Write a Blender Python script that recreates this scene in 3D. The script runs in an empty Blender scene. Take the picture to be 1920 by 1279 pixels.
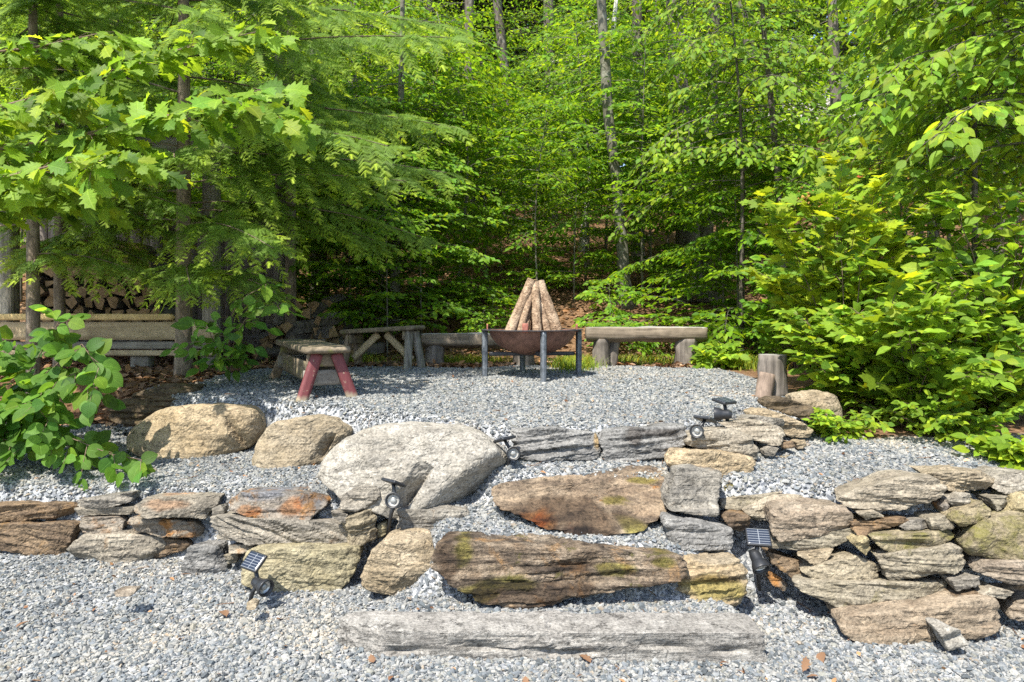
import bpy, math, random
import numpy as np
from mathutils import Vector

# ------------------------------------------------------------------ camera, light, exposure
scene = bpy.context.scene
COL = scene.collection
FPX, HY, CX, EYE = 1280.0, 590.0, 960.0, 1.5      # focal length / horizon / centre in photo pixels, eye height (m)
cd = bpy.data.cameras.new("camera"); cam = bpy.data.objects.new("camera", cd); COL.objects.link(cam)
cd.sensor_width = 36.0; cd.lens = 36.0 * FPX / 1920.0
cd.shift_y = -(639.5 - HY) / 1920.0
cd.clip_start = 0.05; cd.clip_end = 600
cam.location = (0, 0, EYE); cam.rotation_euler = (math.radians(90), 0, 0)
scene.camera = cam

SUN_EL, SUN_AZ = math.radians(57), math.radians(212)   # azimuth clockwise from +Y (north)
world = bpy.data.worlds.new("World"); scene.world = world; world.use_nodes = True
wn = world.node_tree; bg = wn.nodes["Background"]
sky = wn.nodes.new("ShaderNodeTexSky"); sky.sky_type = 'NISHITA'; sky.sun_disc = False
sky.sun_elevation = SUN_EL; sky.sun_rotation = SUN_AZ
wn.links.new(sky.outputs[0], bg.inputs[0]); bg.inputs[1].default_value = 0.15
sl = bpy.data.lights.new("sun", 'SUN'); sun = bpy.data.objects.new("sun", sl); COL.objects.link(sun)
sl.energy = 5.0; sl.angle = math.radians(0.53); sl.color = (1.0, 0.95, 0.86)
sdir = Vector((math.sin(SUN_AZ) * math.cos(SUN_EL), math.cos(SUN_AZ) * math.cos(SUN_EL), math.sin(SUN_EL)))
sun.rotation_euler = sdir.to_track_quat('Z', 'Y').to_euler()
scene.view_settings.view_transform = 'Standard'; scene.view_settings.look = 'None'
scene.view_settings.exposure = 1.06; scene.view_settings.gamma = 1.0
cy = scene.cycles
cy.max_bounces = 7; cy.diffuse_bounces = 4; cy.glossy_bounces = 2; cy.transmission_bounces = 5; cy.transparent_max_bounces = 4
cy.use_denoising = False; cy.caustics_reflective = False; cy.caustics_refractive = False

# ------------------------------------------------------------------ small helpers
R = np.random.default_rng(7)
def nrm(a): return a / np.maximum(np.linalg.norm(a, axis=-1, keepdims=True), 1e-9)
def at(px, py, d): return np.array([(px - CX) / FPX * d, d, EYE + (HY - py) / FPX * d])

_perm = np.random.default_rng(3).permutation(256); _perm = np.concatenate([_perm, _perm, _perm])
_grad = nrm(np.random.default_rng(4).normal(size=(256, 3)))
def pnoise(P):
    i = np.floor(P).astype(int); f = P - i; i &= 255
    u = f * f * f * (f * (f * 6 - 15) + 10); out = 0
    for dx in (0, 1):
        for dy in (0, 1):
            for dz in (0, 1):
                h = _perm[_perm[_perm[(i[:, 0] + dx) & 255] + ((i[:, 1] + dy) & 255)] + ((i[:, 2] + dz) & 255)]
                g = _grad[h]; w = (u[:, 0] if dx else 1 - u[:, 0]) * (u[:, 1] if dy else 1 - u[:, 1]) * (u[:, 2] if dz else 1 - u[:, 2])
                out = out + w * ((f - (dx, dy, dz)) * g).sum(1)
    return out
def fbm(P, o=3):
    s = 0; a = 1.0
    for k in range(o): s = s + a * pnoise(P * 2 ** k + 17.3 * k); a *= .5
    return s

class MB:
    """collects vertices, faces (tri/quad arrays) and per-vertex tint, then links one mesh object"""
    def __init__(s): s.V = []; s.F = []; s.C = []; s.n = 0; s.UV = []; s.uv = False
    def add(s, V, *Fs, c=None, uv=None):
        V = np.asarray(V, float); 
        for F in Fs:
            F = np.asarray(F, int)
            if len(F): s.F.append(F + s.n)
        s.V.append(V); s.n += len(V)
        s.UV.append(np.zeros((len(V), 3)) + .5 if uv is None else uv); s.uv |= uv is not None
        s.C.append(np.broadcast_to(np.asarray((1, 1, 1) if c is None else c, float), (len(V), 3)))
        return s
    def mesh(s, name, mat, smooth=True):
        me = bpy.data.meshes.new(name)
        V = np.concatenate(s.V).astype(np.float32)
        me.vertices.add(len(V)); me.vertices.foreach_set("co", V.ravel())
        cnt = np.concatenate([np.full(len(F), F.shape[1]) for F in s.F]).astype(np.int32)
        idx = np.concatenate([F.ravel() for F in s.F]).astype(np.int32)
        me.loops.add(len(idx)); me.loops.foreach_set("vertex_index", idx)
        me.polygons.add(len(cnt)); st = np.zeros(len(cnt), np.int32); st[1:] = np.cumsum(cnt)[:-1]
        me.polygons.foreach_set("loop_start", st); me.polygons.foreach_set("loop_total", cnt)
        me.polygons.foreach_set("use_smooth", np.full(len(cnt), smooth))
        at_ = me.attributes.new("tint", 'FLOAT_COLOR', 'POINT')
        C = np.ones((len(V), 4), np.float32); C[:, :3] = np.concatenate(s.C); at_.data.foreach_set("color", C.ravel())
        if s.uv: me.attributes.new('luv', 'FLOAT_VECTOR', 'POINT').data.foreach_set('vector', np.concatenate(s.UV).astype(np.float32).ravel())
        if mat is not None: me.materials.append(mat)
        me.update(calc_edges=True)
        return me
    def obj(s, name, mat, parent=None, loc=None, smooth=True):
        """loc: origin of the object; the vertices are given in world space"""
        if loc is not None:
            loc = np.asarray(loc, float); s.V = [v - loc for v in s.V]
        o = bpy.data.objects.new(name, s.mesh(name, mat, smooth)); COL.objects.link(o)
        if loc is not None: o.location = loc
        if parent is not None:
            o.parent = parent
            if loc is None: o.location = (0, 0, 0)
        return o
def local(mb, root, name, mat, smooth=True):
    """part of an Empty (or mesh thing): vertices given in world space, stored relative to the root"""
    p = np.array(wloc(root)); mb.V = [v - p for v in mb.V]
    o = bpy.data.objects.new(name, mb.mesh(name, mat, smooth)); COL.objects.link(o); o.parent = root
    return o
def wloc(o):
    p = np.array(o.location)
    while o.parent: o = o.parent; p = p + np.array(o.location)
    return p
def empty(name, loc):
    o = bpy.data.objects.new(name, None); o.empty_display_size = .1; COL.objects.link(o); o.location = [float(x) for x in loc]; return o
def tag(o, label=None, cat=None, group=None, kind=None):
    if label: o['label'] = label
    if cat: o['category'] = cat
    if group: o['group'] = group
    if kind: o['kind'] = kind
    return o

def tube(path, rad, n=8, wob=0.0, seed=0, cap=True):
    P = np.asarray(path, float); rad = np.broadcast_to(np.asarray(rad, float), (len(P),))
    T = nrm(np.gradient(P, axis=0)); ref = np.array([0, 0, 1.0]) if abs(T[:, 2]).mean() < .8 else np.array([1.0, 0, 0])
    A = nrm(np.cross(T, ref)); B = np.cross(T, A)
    th = np.linspace(0, 2 * np.pi, n, endpoint=False)
    ring = P[:, None] + rad[:, None, None] * (np.cos(th)[None, :, None] * A[:, None] + np.sin(th)[None, :, None] * B[:, None])
    V = ring.reshape(-1, 3)
    if wob: 
        d = nrm(V - np.repeat(P, n, 0)); V = V + d * (wob * np.repeat(rad, n) * fbm(V * 2.2 / max(rad.mean(), .02) * .35 + seed * 7.7, 3))[:, None]
    i = np.arange(len(P) - 1)[:, None] * n; j = np.arange(n)[None]; k = (j + 1) % n
    F = np.stack([i + j, i + k, i + n + k, i + n + j], -1).reshape(-1, 4)
    if cap:
        c0 = len(V); V = np.vstack([V, P[0], P[-1]]); jj = np.arange(n); kk = (jj + 1) % n; l = (len(P) - 1) * n
        T3 = np.vstack([np.stack([kk, jj, np.full(n, c0)], 1), np.stack([l + jj, l + kk, np.full(n, c0 + 1)], 1)])
        return V, F, T3
    return V, F, np.zeros((0, 3), int)

def boxgrid(nx, ny, nz):
    """surface of the unit cube [-1,1]^3 as a welded grid"""
    Vs, Fs, n = [], [], 0
    for ax, sg, (na, nb) in ((0, 1, (ny, nz)), (0, -1, (ny, nz)), (1, 1, (nx, nz)), (1, -1, (nx, nz)), (2, 1, (nx, ny)), (2, -1, (nx, ny))):
        a, b = np.meshgrid(np.linspace(-1, 1, na + 1), np.linspace(-1, 1, nb + 1), indexing='ij')
        o = [i for i in range(3) if i != ax]; V = np.zeros((a.size, 3)); V[:, ax] = sg; V[:, o[0]] = a.ravel(); V[:, o[1]] = b.ravel()
        i = np.arange(na)[:, None] * (nb + 1); j = np.arange(nb)[None]
        F = np.stack([i + j, i + nb + 1 + j, i + nb + 2 + j, i + 1 + j], -1).reshape(-1, 4)
        if (sg > 0) == (ax == 1): F = F[:, ::-1]
        Vs.append(V); Fs.append(F + n); n += len(V)
    V = np.concatenate(Vs); F = np.concatenate(Fs)
    _, first, inv = np.unique(np.round(V * 1e5).astype(np.int64), axis=0, return_index=True, return_inverse=True)
    return V[first], inv.ravel()[F]

def polytope(half, planes, res, p=12):
    n = [int(np.clip(round(2 * h / res), 3, 110)) for h in half]
    V, F = boxgrid(*n); V = V * np.asarray(half)
    D = nrm(V); N = nrm(np.array([q[:3] for q in planes], float)); h = np.array([q[3] for q in planes], float)
    s = np.maximum(D @ N.T / h, 0)
    r = (s ** p).sum(1) ** (-1 / p)
    return D * r[:, None], F, D

def board(sx, sy, sz, res=.03, p=40, rough=.002, seed=0):
    """a slightly worn board/beam centred on the origin"""
    h = np.array([sx, sy, sz]) / 2
    V, F, D = polytope(h, [(1, 0, 0, h[0]), (-1, 0, 0, h[0]), (0, 1, 0, h[1]), (0, -1, 0, h[1]), (0, 0, 1, h[2]), (0, 0, -1, h[2])], res, p)
    if rough: V = V + D * (rough * fbm(V * 14 + seed * 9.1, 3))[:, None]
    return V, F
def rot(V, ax, a):
    c, s = math.cos(a), math.sin(a); V = np.array(V, float); i, j = [(1, 2), (2, 0), (0, 1)][ax]
    x, y = V[:, i].copy(), V[:, j].copy(); V[:, i] = c * x - s * y; V[:, j] = s * x + c * y; return V
def beam(a, b, w, h, res=.03, p=40, rough=.002, seed=0, up=(0, 0, 1), ext=0):
    """board from a to b: w = width across, h = thickness along 'up'"""
    a, b = np.asarray(a, float), np.asarray(b, float); L = np.linalg.norm(b - a) + ext
    V, F = board(L, w, h, res, p, rough, seed)
    x = nrm(b - a); up = np.asarray(up, float); up = np.array([0, 1.0, 0]) if abs(nrm(up) @ x) > .98 else up; y = nrm(np.cross(up, x)); z = np.cross(x, y)
    return (a + b) / 2 + V[:, :1] * x + V[:, 1:2] * y + V[:, 2:] * z, F

# ------------------------------------------------------------------ materials
def newmat(name):
    m = bpy.data.materials.new(name); m.use_nodes = True; nt = m.node_tree
    return m, nt, nt.nodes["Principled BSDF"]
class NT:
    def __init__(s, nt): s.nt = nt
    def n(s, t, **k):
        o = s.nt.nodes.new("ShaderNode" + t)
        for a, b in k.items(): setattr(o, a, b)
        return o
    def set(s, sock, v):
        if hasattr(v, 'is_linked') or hasattr(v, 'node'): s.nt.links.new(v, sock)
        else: sock.default_value = v
    def noise(s, vec, scale, detail=4, rough=.55, dist=0.0):
        o = s.n("TexNoise"); s.set(o.inputs["Vector"], vec); o.inputs["Scale"].default_value = scale
        o.inputs["Detail"].default_value = detail; o.inputs["Roughness"].default_value = rough; o.inputs["Distortion"].default_value = dist
        return o.outputs["Fac"]
    def ramp(s, fac, stops, interp='LINEAR'):
        o = s.n("ValToRGB"); s.set(o.inputs[0], fac); e = o.color_ramp; e.interpolation = interp
        while len(e.elements) < len(stops): e.elements.new(.5)
        for el, (p, c) in zip(e.elements, stops):
            el.position = p; el.color = (c, c, c, 1) if np.isscalar(c) else (*c, 1)
        return o.outputs[0]
    def mix(s, fac, a, b, mode='MIX'):
        o = s.n("Mix", data_type='RGBA', blend_type=mode); s.set(o.inputs[0], fac)
        for i, v in ((6, a), (7, b)):
            if isinstance(v, tuple) and len(v) == 3: v = (*v, 1)
            s.set(o.inputs[i], v)
        return o.outputs[2]
    def math(s, op, a, b=0.0):
        o = s.n("Math", operation=op); s.set(o.inputs[0], a); s.set(o.inputs[1], b); return o.outputs[0]
    def map(s, vec, scale=(1, 1, 1), rot=(0, 0, 0)):
        o = s.n("Mapping"); s.set(o.inputs[0], vec); o.inputs["Scale"].default_value = scale; o.inputs["Rotation"].default_value = rot; return o.outputs[0]
    def bump(s, h, strength, dist, prev=None):
        o = s.n("Bump"); o.inputs["Strength"].default_value = strength; o.inputs["Distance"].default_value = dist; s.set(o.inputs["Height"], h)
        if prev is not None: s.set(o.inputs["Normal"], prev)
        return o.outputs[0]
    def objvec(s):
        tc = s.n("TexCoord"); oi = s.n("ObjectInfo"); k = s.math('MULTIPLY', oi.outputs["Random"], 41.0)
        a = s.n("VectorMath", operation='ADD'); s.set(a.inputs[0], tc.outputs["Object"]); s.set(a.inputs[1], k); return a.outputs[0], oi.outputs["Random"]

def rock_mat(name, cA, cB, cC, strata=.4, rust=None, moss=None, dark=.0, speck=.25, tilt=.1, bump=1.0):
    m, nt, b = newmat(name); s = NT(nt); v, rnd = s.objvec()
    sv = s.map(v, (2.2, 2.2, 20), (tilt, tilt * .7, 0))
    wob = s.n("VectorMath", operation='ADD'); s.set(wob.inputs[0], sv); 
    nz = s.n("TexNoise"); s.set(nz.inputs["Vector"], v); nz.inputs["Scale"].default_value = 3.0; s.set(wob.inputs[1], nz.outputs["Color"])
    big = s.noise(v, 5, 6, .65)
    col = s.mix(s.ramp(big, [(.34, 0), (.66, 1)]), cA, cB)
    st = s.noise(wob.outputs[0], 1.6, 6, .68)
    col = s.mix(s.math('MULTIPLY', s.ramp(st, [(.42, 0), (.6, 1)]), strata), col, cC)
    if rust:
        rc, lo, hi = rust
        col = s.mix(s.ramp(s.noise(v, 6.5, 7, .68, .6), [(lo, 0), (hi, .9)]), col, rc)
    fine = s.noise(v, 75, 5, .72)
    col = s.mix(.85, col, s.ramp(fine, [(.32, .38), (.47, .88), (.66, 1.42)]), 'MULTIPLY')
    if speck: col = s.mix(s.math('MULTIPLY', s.ramp(s.noise(v, 190, 2, .6), [(.62, 0), (.72, 1)]), speck), col, (.75, .74, .70))
    col = s.mix(.9, col, s.ramp(s.noise(v, 13, 6, .72, .4), [(.34, .62), (.5, .98), (.66, 1.3)]), 'MULTIPLY')
    pits = s.ramp(s.noise(s.map(v, (1, 1, 2.2), (tilt, 0, 0)), 16, 6, .7), [(.30, 0), (.42, 1)])
    col = s.mix(s.math('MULTIPLY', s.math('SUBTRACT', 1.0, pits), .55), col, (.07, .06, .05))
    crk = s.n("TexVoronoi", feature='DISTANCE_TO_EDGE'); s.set(crk.inputs["Vector"], s.mix(.12, s.map(v, (1, 1, 2.4), (tilt, tilt, 0)), nz.outputs["Color"])); crk.inputs["Scale"].default_value = 6.5
    ck = s.ramp(s.math('ADD', crk.outputs["Distance"], s.math('MULTIPLY', s.noise(v, 30, 4, .7), .05)), [(.022, 0), (.05, 1)])
    ck = s.math('MAXIMUM', ck, s.ramp(s.noise(v, 5, 2), [(.56, 1), (.62, 0)]))
    col = s.mix(s.math('MULTIPLY', s.math('SUBTRACT', 1.0, ck), .3), col, (.08, .07, .06))
    mh = None
    if moss:
        mc, lo, hi = moss
        mm = s.ramp(s.noise(v, 9, 8, .72, .3), [(lo, 0), (hi, .95)]); mcol = s.mix(s.noise(v, 60, 3), tuple(x * .5 for x in mc), mc)
        col = s.mix(mm, col, mcol); mh = mm
    ta = s.n("Attribute"); ta.attribute_name = "tint"; col = s.mix(1.0, col, ta.outputs["Color"], 'MULTIPLY')
    hv = s.ramp(rnd, [(0, (.47, .465, .455)), (.5, (.53, .51, .48)), (1, (.58, .54, .475))])
    col = s.mix(1.0, col, hv, 'MULTIPLY'); nt.links.new(col, b.inputs["Base Color"])
    b.inputs["Roughness"].default_value = .82; b.inputs["Specular IOR Level"].default_value = .3
    n1 = s.bump(st, .75 * bump * (0.4 + strata), .025); n2 = s.bump(pits, .7 * bump, .014, n1); n3 = s.bump(fine, .8 * bump, .008, s.bump(ck, .5 * bump, .01, n2))
    if mh is not None: n3 = s.bump(mh, .6, .012, n3)
    nt.links.new(n3, b.inputs["Normal"]); return m

RK = {
 'grey':   rock_mat('grey_schist', (.36, .33, .28), (.58, .54, .46), (.22, .21, .19), .7, rust=((.40, .25, .12), .60, .72)),
 'pale':   rock_mat('pale_schist', (.44, .39, .31), (.64, .59, .49), (.28, .24, .18), .6, rust=((.42, .30, .16), .66, .78)),
 'blue':   rock_mat('blue_grey_slate', (.33, .33, .32), (.52, .51, .49), (.20, .20, .195), .6, tilt=.05),
 'rust':   rock_mat('rusty_schist', (.36, .31, .25), (.46, .42, .36), (.22, .21, .21), .5, rust=((.46, .22, .06), .50, .62)),
 'brown':  rock_mat('brown_schist', (.26, .18, .11), (.40, .29, .18), (.16, .12, .09), .6, rust=((.48, .28, .10), .55, .7)),
 'tan':    rock_mat('tan_sandstone', (.47, .38, .25), (.61, .52, .38), (.36, .27, .16), .3, tilt=.15),
 'red':    rock_mat('brown_gneiss', (.40, .33, .25), (.55, .47, .37), (.26, .19, .13), .45, rust=((.40, .22, .10), .62, .76)),
 'yellow': rock_mat('yellow_olive_stone', (.48, .42, .25), (.62, .56, .38), (.32, .27, .15), .4, moss=((.25, .23, .07), .66, .8)),
 'olive':  rock_mat('olive_schist', (.39, .35, .26), (.54, .49, .39), (.24, .21, .15), .5, moss=((.34, .31, .08), .58, .76)),
 'moss':   rock_mat('mossy_schist', (.36, .31, .21), (.48, .43, .30), (.22, .18, .12), .5, moss=((.36, .35, .10), .46, .66)),
 'white':  rock_mat('white_granite', (.47, .445, .39), (.60, .58, .53), (.40, .36, .28), .2, tilt=.4, speck=.15, bump=.7),
 'granite':rock_mat('rough_granite', (.47, .45, .42), (.60, .585, .55), (.30, .285, .265), .5, rust=((.40, .30, .20), .66, .82), bump=1.2),
 'wave':   rock_mat('wavy_gneiss', (.30, .21, .13), (.62, .52, .40), (.10, .075, .055), .95, rust=((.52, .30, .12), .54, .68), moss=((.26, .26, .02), .585, .68), tilt=.18, bump=1.3),
 'bed':    rock_mat('brown_ledge_rock', (.40, .29, .19), (.60, .48, .34), (.13, .095, .07), .75, rust=((.55, .22, .04), .63, .70), moss=((.22, .22, .03), .65, .74), tilt=-.12, bump=1.2),
 'bark':   rock_mat('dark_log_wood', (.16, .12, .08), (.28, .21, .12), (.09, .07, .05), .7, moss=((.26, .22, .06), .56, .70), tilt=.25),
}
def leaf_mat(name, dif, tra, fac=.46, rough=.55, spec=.25, veins=0.0):
    m, nt, b = newmat(name); s = NT(nt); a = s.n("Attribute"); a.attribute_name = "tint"; tc = s.n("TexCoord")
    t_ = s.mix(.6, a.outputs["Color"], s.ramp(s.noise(tc.outputs["Object"], 38, 4, .65), [(.3, (.78, .74, .7)), (.68, (1.2, 1.16, 1.2))]), 'MULTIPLY')
    if veins:
        uv = s.n("Attribute"); uv.attribute_name = "luv"; sp_ = s.n("SeparateXYZ"); s.set(sp_.inputs[0], uv.outputs["Vector"]); ax = s.math('ABSOLUTE', sp_.outputs[0])
        fr = s.math('FRACT', s.math('SUBTRACT', s.math('MULTIPLY', sp_.outputs[1], 8.5), s.math('MULTIPLY', ax, 6.5)))
        v = s.math('MAXIMUM', s.ramp(fr, [(.0, .9), (.14, 0), (.9, 0), (1, .9)]), s.ramp(ax, [(.012, 1), (.03, 0)]))
        t_ = s.mix(s.math('MULTIPLY', v, veins), t_, s.mix(1.0, t_, (1.5, 1.35, 1.6), 'MULTIPLY'))
        nt.links.new(s.bump(s.math('SUBTRACT', 1.0, v), .35, .004), b.inputs["Normal"])
    c1 = s.mix(1.0, dif, t_, 'MULTIPLY'); c2 = s.mix(1.0, tra, t_, 'MULTIPLY')
    nt.links.new(c1, b.inputs["Base Color"]); b.inputs["Roughness"].default_value = rough; b.inputs["Specular IOR Level"].default_value = spec
    t = s.n("BsdfTranslucent"); nt.links.new(c2, t.inputs[0]); mx = s.n("MixShader"); mx.inputs[0].default_value = fac
    nt.links.new(b.outputs[0], mx.inputs[1]); nt.links.new(t.outputs[0], mx.inputs[2])
    nt.links.new(mx.outputs[0], nt.nodes["Material Output"].inputs[0]); return m
LM = {
 'beech': leaf_mat('beech_leaf', (.125, .245, .016), (.31, .50, .018)),
 'oak': leaf_mat('oak_leaf', (.14, .245, .02), (.33, .48, .02), veins=.7),
 'hazel': leaf_mat('broad_leaf', (.08, .175, .02), (.19, .36, .026), veins=.8),
 'maple': leaf_mat('maple_leaf', (.165, .27, .02), (.38, .50, .02), veins=.4),
 'shrub': leaf_mat('shrub_leaf', (.15, .262, .02), (.34, .49, .022), veins=.6),
 'needle': leaf_mat('hemlock_needles', (.165, .25, .042), (.36, .48, .045), .5, .6, .2),
 'grass': leaf_mat('grass_blade', (.17, .26, .035), (.30, .42, .04)),
 'dry': leaf_mat('dry_leaf', (.22, .13, .075), (.25, .14, .07), .2, .7, .15),
 'litter': leaf_mat('leaf_litter', (.23, .15, .09), (.25, .14, .06), .12, .75, .12),
}
def wood_mat(name, cA, cB, axis=0, scale=1.0, rough=.85, moss=None, bump=.5):
    m, nt, b = newmat(name); s = NT(nt); v, rnd = s.objvec()
    sc = [26 * scale] * 3; sc[axis] = 1.6 * scale; g = s.noise(s.map(v, tuple(sc)), 1.0, 6, .65, .5)
    col = s.mix(s.ramp(g, [(.32, 0), (.68, 1)]), cA, cB)
    col = s.mix(.7, col, s.ramp(s.noise(v, 9, 5, .6), [(.3, .6), (.7, 1.3)]), 'MULTIPLY')
    if moss: col = s.mix(s.ramp(s.noise(v, 8, 6, .7), [(moss[1], 0), (moss[2], .85)]), col, moss[0])
    nt.links.new(col, b.inputs["Base Color"]); b.inputs["Roughness"].default_value = rough; b.inputs["Specular IOR Level"].default_value = .2
    nt.links.new(s.bump(g, bump, .008), b.inputs["Normal"]); return m
def bark_mat(name, cA, cB, cC, sz=(9, 9, 2.2), lichen=.0, bump=.8):
    m, nt, b = newmat(name); s = NT(nt); v, rnd = s.objvec()
    g = s.noise(s.map(v, sz), 2.2, 7, .68, .4); col = s.mix(s.ramp(g, [(.35, 0), (.62, 1)]), cA, cB)
    col = s.mix(s.ramp(s.noise(v, 5.5, 5, .7), [(.56 - lichen, 0), (.66 - lichen, .8)]), col, cC)
    col = s.mix(.6, col, s.ramp(s.noise(v, 40, 4, .7), [(.3, .5), (.7, 1.3)]), 'MULTIPLY')
    nt.links.new(col, b.inputs["Base Color"]); b.inputs["Roughness"].default_value = .9; b.inputs["Specular IOR Level"].default_value = .15
    nt.links.new(s.bump(g, bump, .02), b.inputs["Normal"]); return m
def plain(name, col, rough=.6, metal=0.0, var=.2, scale=30, spec=.5, bump=0.0, col2=None):
    m, nt, b = newmat(name); s = NT(nt); v, _ = s.objvec(); g = s.noise(v, scale, 5, .65)
    c = s.mix(s.ramp(g, [(.32, 0), (.68, 1)]), tuple(x * (1 - var) for x in col), col2 or tuple(x * (1 + var) for x in col))
    nt.links.new(c, b.inputs["Base Color"]); b.inputs["Roughness"].default_value = rough; b.inputs["Metallic"].default_value = metal; b.inputs["Specular IOR Level"].default_value = spec
    if bump: nt.links.new(s.bump(g, bump, .004), b.inputs["Normal"])
    return m
M = {
 'greywood': wood_mat('weathered_grey_wood', (.13, .115, .095), (.34, .31, .26)),
 'greywood_z': wood_mat('weathered_grey_post', (.13, .115, .095), (.34, .31, .26), 2),
 'mosswood': wood_mat('mossy_old_board', (.11, .09, .06), (.25, .20, .14), 1, moss=((.20, .20, .06), .55, .7)),
 'legwood': wood_mat('old_leg_board', (.16, .12, .085), (.30, .23, .16), 2),
 'tanboard': wood_mat('tan_board', (.36, .28, .17), (.50, .40, .25)),
 'yellowboard': wood_mat('yellow_board', (.50, .36, .16), (.62, .46, .22)),
 'logwood': wood_mat('silvered_log', (.13, .12, .11), (.40, .38, .35), 0, .8, bump=1.0),
 'logbark': wood_mat('brown_log_side', (.09, .07, .05), (.26, .21, .155), 0, .7, bump=1.0),
 'stump': wood_mat('stump_bark', (.075, .065, .055), (.23, .20, .17), 2, .9, bump=1.0),
 'splitwood': wood_mat('split_wood', (.14, .105, .08), (.32, .24, .185), 2),
 'endgrain': wood_mat('cut_log_end', (.21, .135, .07), (.36, .24, .13), 1, .6),
 'spruce': bark_mat('flaky_log_bark', (.13, .08, .05), (.42, .30, .20), (.52, .39, .27), (18, 18, 18), .06, 1.0),
 'hemlockbark': bark_mat('hemlock_bark', (.11, .085, .06), (.24, .19, .14), (.28, .23, .17)),
 'beechbark': bark_mat('beech_bark', (.10, .095, .07), (.17, .16, .125), (.24, .235, .19), (3, 3, 5), .02, .25),
 'greybark': bark_mat('grey_furrowed_bark', (.06, .05, .04), (.16, .14, .115), (.26, .24, .21), (10, 10, 1.6), .0),
 'twig': plain('twig_bark', (.16, .115, .08), .85, 0, .3, spec=.15),
 'greentwig': plain('green_stem', (.20, .17, .08), .8, 0, .3, spec=.2),
 'redpaint': None, 'iron': plain('blue_grey_painted_iron', (.10, .115, .13), .55, .2, .35, 22, col2=(.19, .21, .235), bump=.2),
 'darkiron': plain('dark_iron', (.045, .045, .05), .6, .2, .4, 25),
 'rustiron': plain('rusty_steel', (.125, .055, .038), .7, .05, .4, 14, col2=(.23, .115, .08), bump=.25),
 'rusttab': plain('red_rust_plate', (.28, .10, .07), .75, 0, .35, 40),
 'plastic': plain('black_plastic', (.018, .019, .021), .42, 0, .25, 40, .5),
 'lens': plain('clear_lens', (.30, .30, .28), .12, .3, .15, 200, .8),
 'reflector': plain('lamp_reflector', (.50, .49, .46), .25, .5, .1, 90),
 'cell': None, 'roofmetal': plain('grey_metal_roof', (.32, .33, .36), .5, .3, .25, 6),
 'shedwall': wood_mat('dark_barn_board', (.10, .085, .07), (.22, .19, .16), 2),
 'orange': wood_mat('orange_log_siding', (.42, .22, .06), (.60, .34, .10), 0, .3, .6),
 'shingle': plain('grey_shingle', (.30, .28, .27), .85, 0, .2, 8),
 'redwhite': plain('red_trim', (.55, .05, .05), .5, 0, .1), 'whitetrim': plain('white_trim', (.75, .75, .73), .6, 0, .06), 'glass': plain('window_glass', (.05, .07, .07), .08, 0, .1, spec=.9),
 'stonevar': None,
}
def red_mat():
    m, nt, b = newmat('worn_red_paint'); s = NT(nt); tc = s.n("TexCoord"); v = tc.outputs["Object"]
    sep = s.n("SeparateXYZ"); s.set(sep.inputs[0], v); g = s.noise(s.map(v, (30, 30, 4)), 1.0, 6, .7)
    wear = s.ramp(s.math('ADD', sep.outputs[2], s.math('MULTIPLY', g, .10)), [(.085, 1), (.125, 0)])
    red = s.mix(s.ramp(g, [(.3, 0), (.7, 1)]), (.10, .020, .022), (.17, .040, .042)); wood = s.mix(g, (.22, .18, .11), (.40, .34, .24))
    chip = s.ramp(s.noise(v, 26, 6, .75), [(.60, 0), (.66, 1)])
    nt.links.new(s.mix(s.math('MAXIMUM', wear, chip), red, wood), b.inputs["Base Color"]); b.inputs["Roughness"].default_value = .65
    nt.links.new(s.bump(g, .3, .004), b.inputs["Normal"]); return m
M['redpaint'] = red_mat()
def cell_mat():
    m, nt, b = newmat('solar_cells'); s = NT(nt); tc = s.n("TexCoord"); sep = s.n("SeparateXYZ"); s.set(sep.inputs[0], tc.outputs["Object"])
    def lines(sock, k, w, off=0.0): return s.math('LESS_THAN', s.math('FRACT', s.math('ADD', s.math('MULTIPLY', sock, k), off)), w)
    f = s.math('MAXIMUM', lines(sep.outputs[1], 72, .16), s.math('MULTIPLY', s.math('LESS_THAN', s.math('ABSOLUTE', sep.outputs[0]), .0016), 1.0))
    nt.links.new(s.mix(f, (.018, .024, .038), (.20, .215, .23)), b.inputs["Base Color"]); b.inputs["Roughness"].default_value = .22; return m
M['cell'] = cell_mat()
def tint_mat(name, rough=.85, bump=.3, scale=160, spec=.25):
    m, nt, b = newmat(name); s = NT(nt); a = s.n("Attribute"); a.attribute_name = "tint"; tc = s.n("TexCoord")
    g = s.noise(tc.outputs["Object"], scale, 3, .6); c = s.mix(.8, a.outputs["Color"], s.ramp(g, [(.3, .7), (.7, 1.25)]), 'MULTIPLY')
    nt.links.new(c, b.inputs["Base Color"]); b.inputs["Roughness"].default_value = rough; b.inputs["Specular IOR Level"].default_value = spec
    if bump: nt.links.new(s.bump(g, bump, .004), b.inputs["Normal"])
    return m
M['stonevar'] = tint_mat('crushed_stone')
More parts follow.
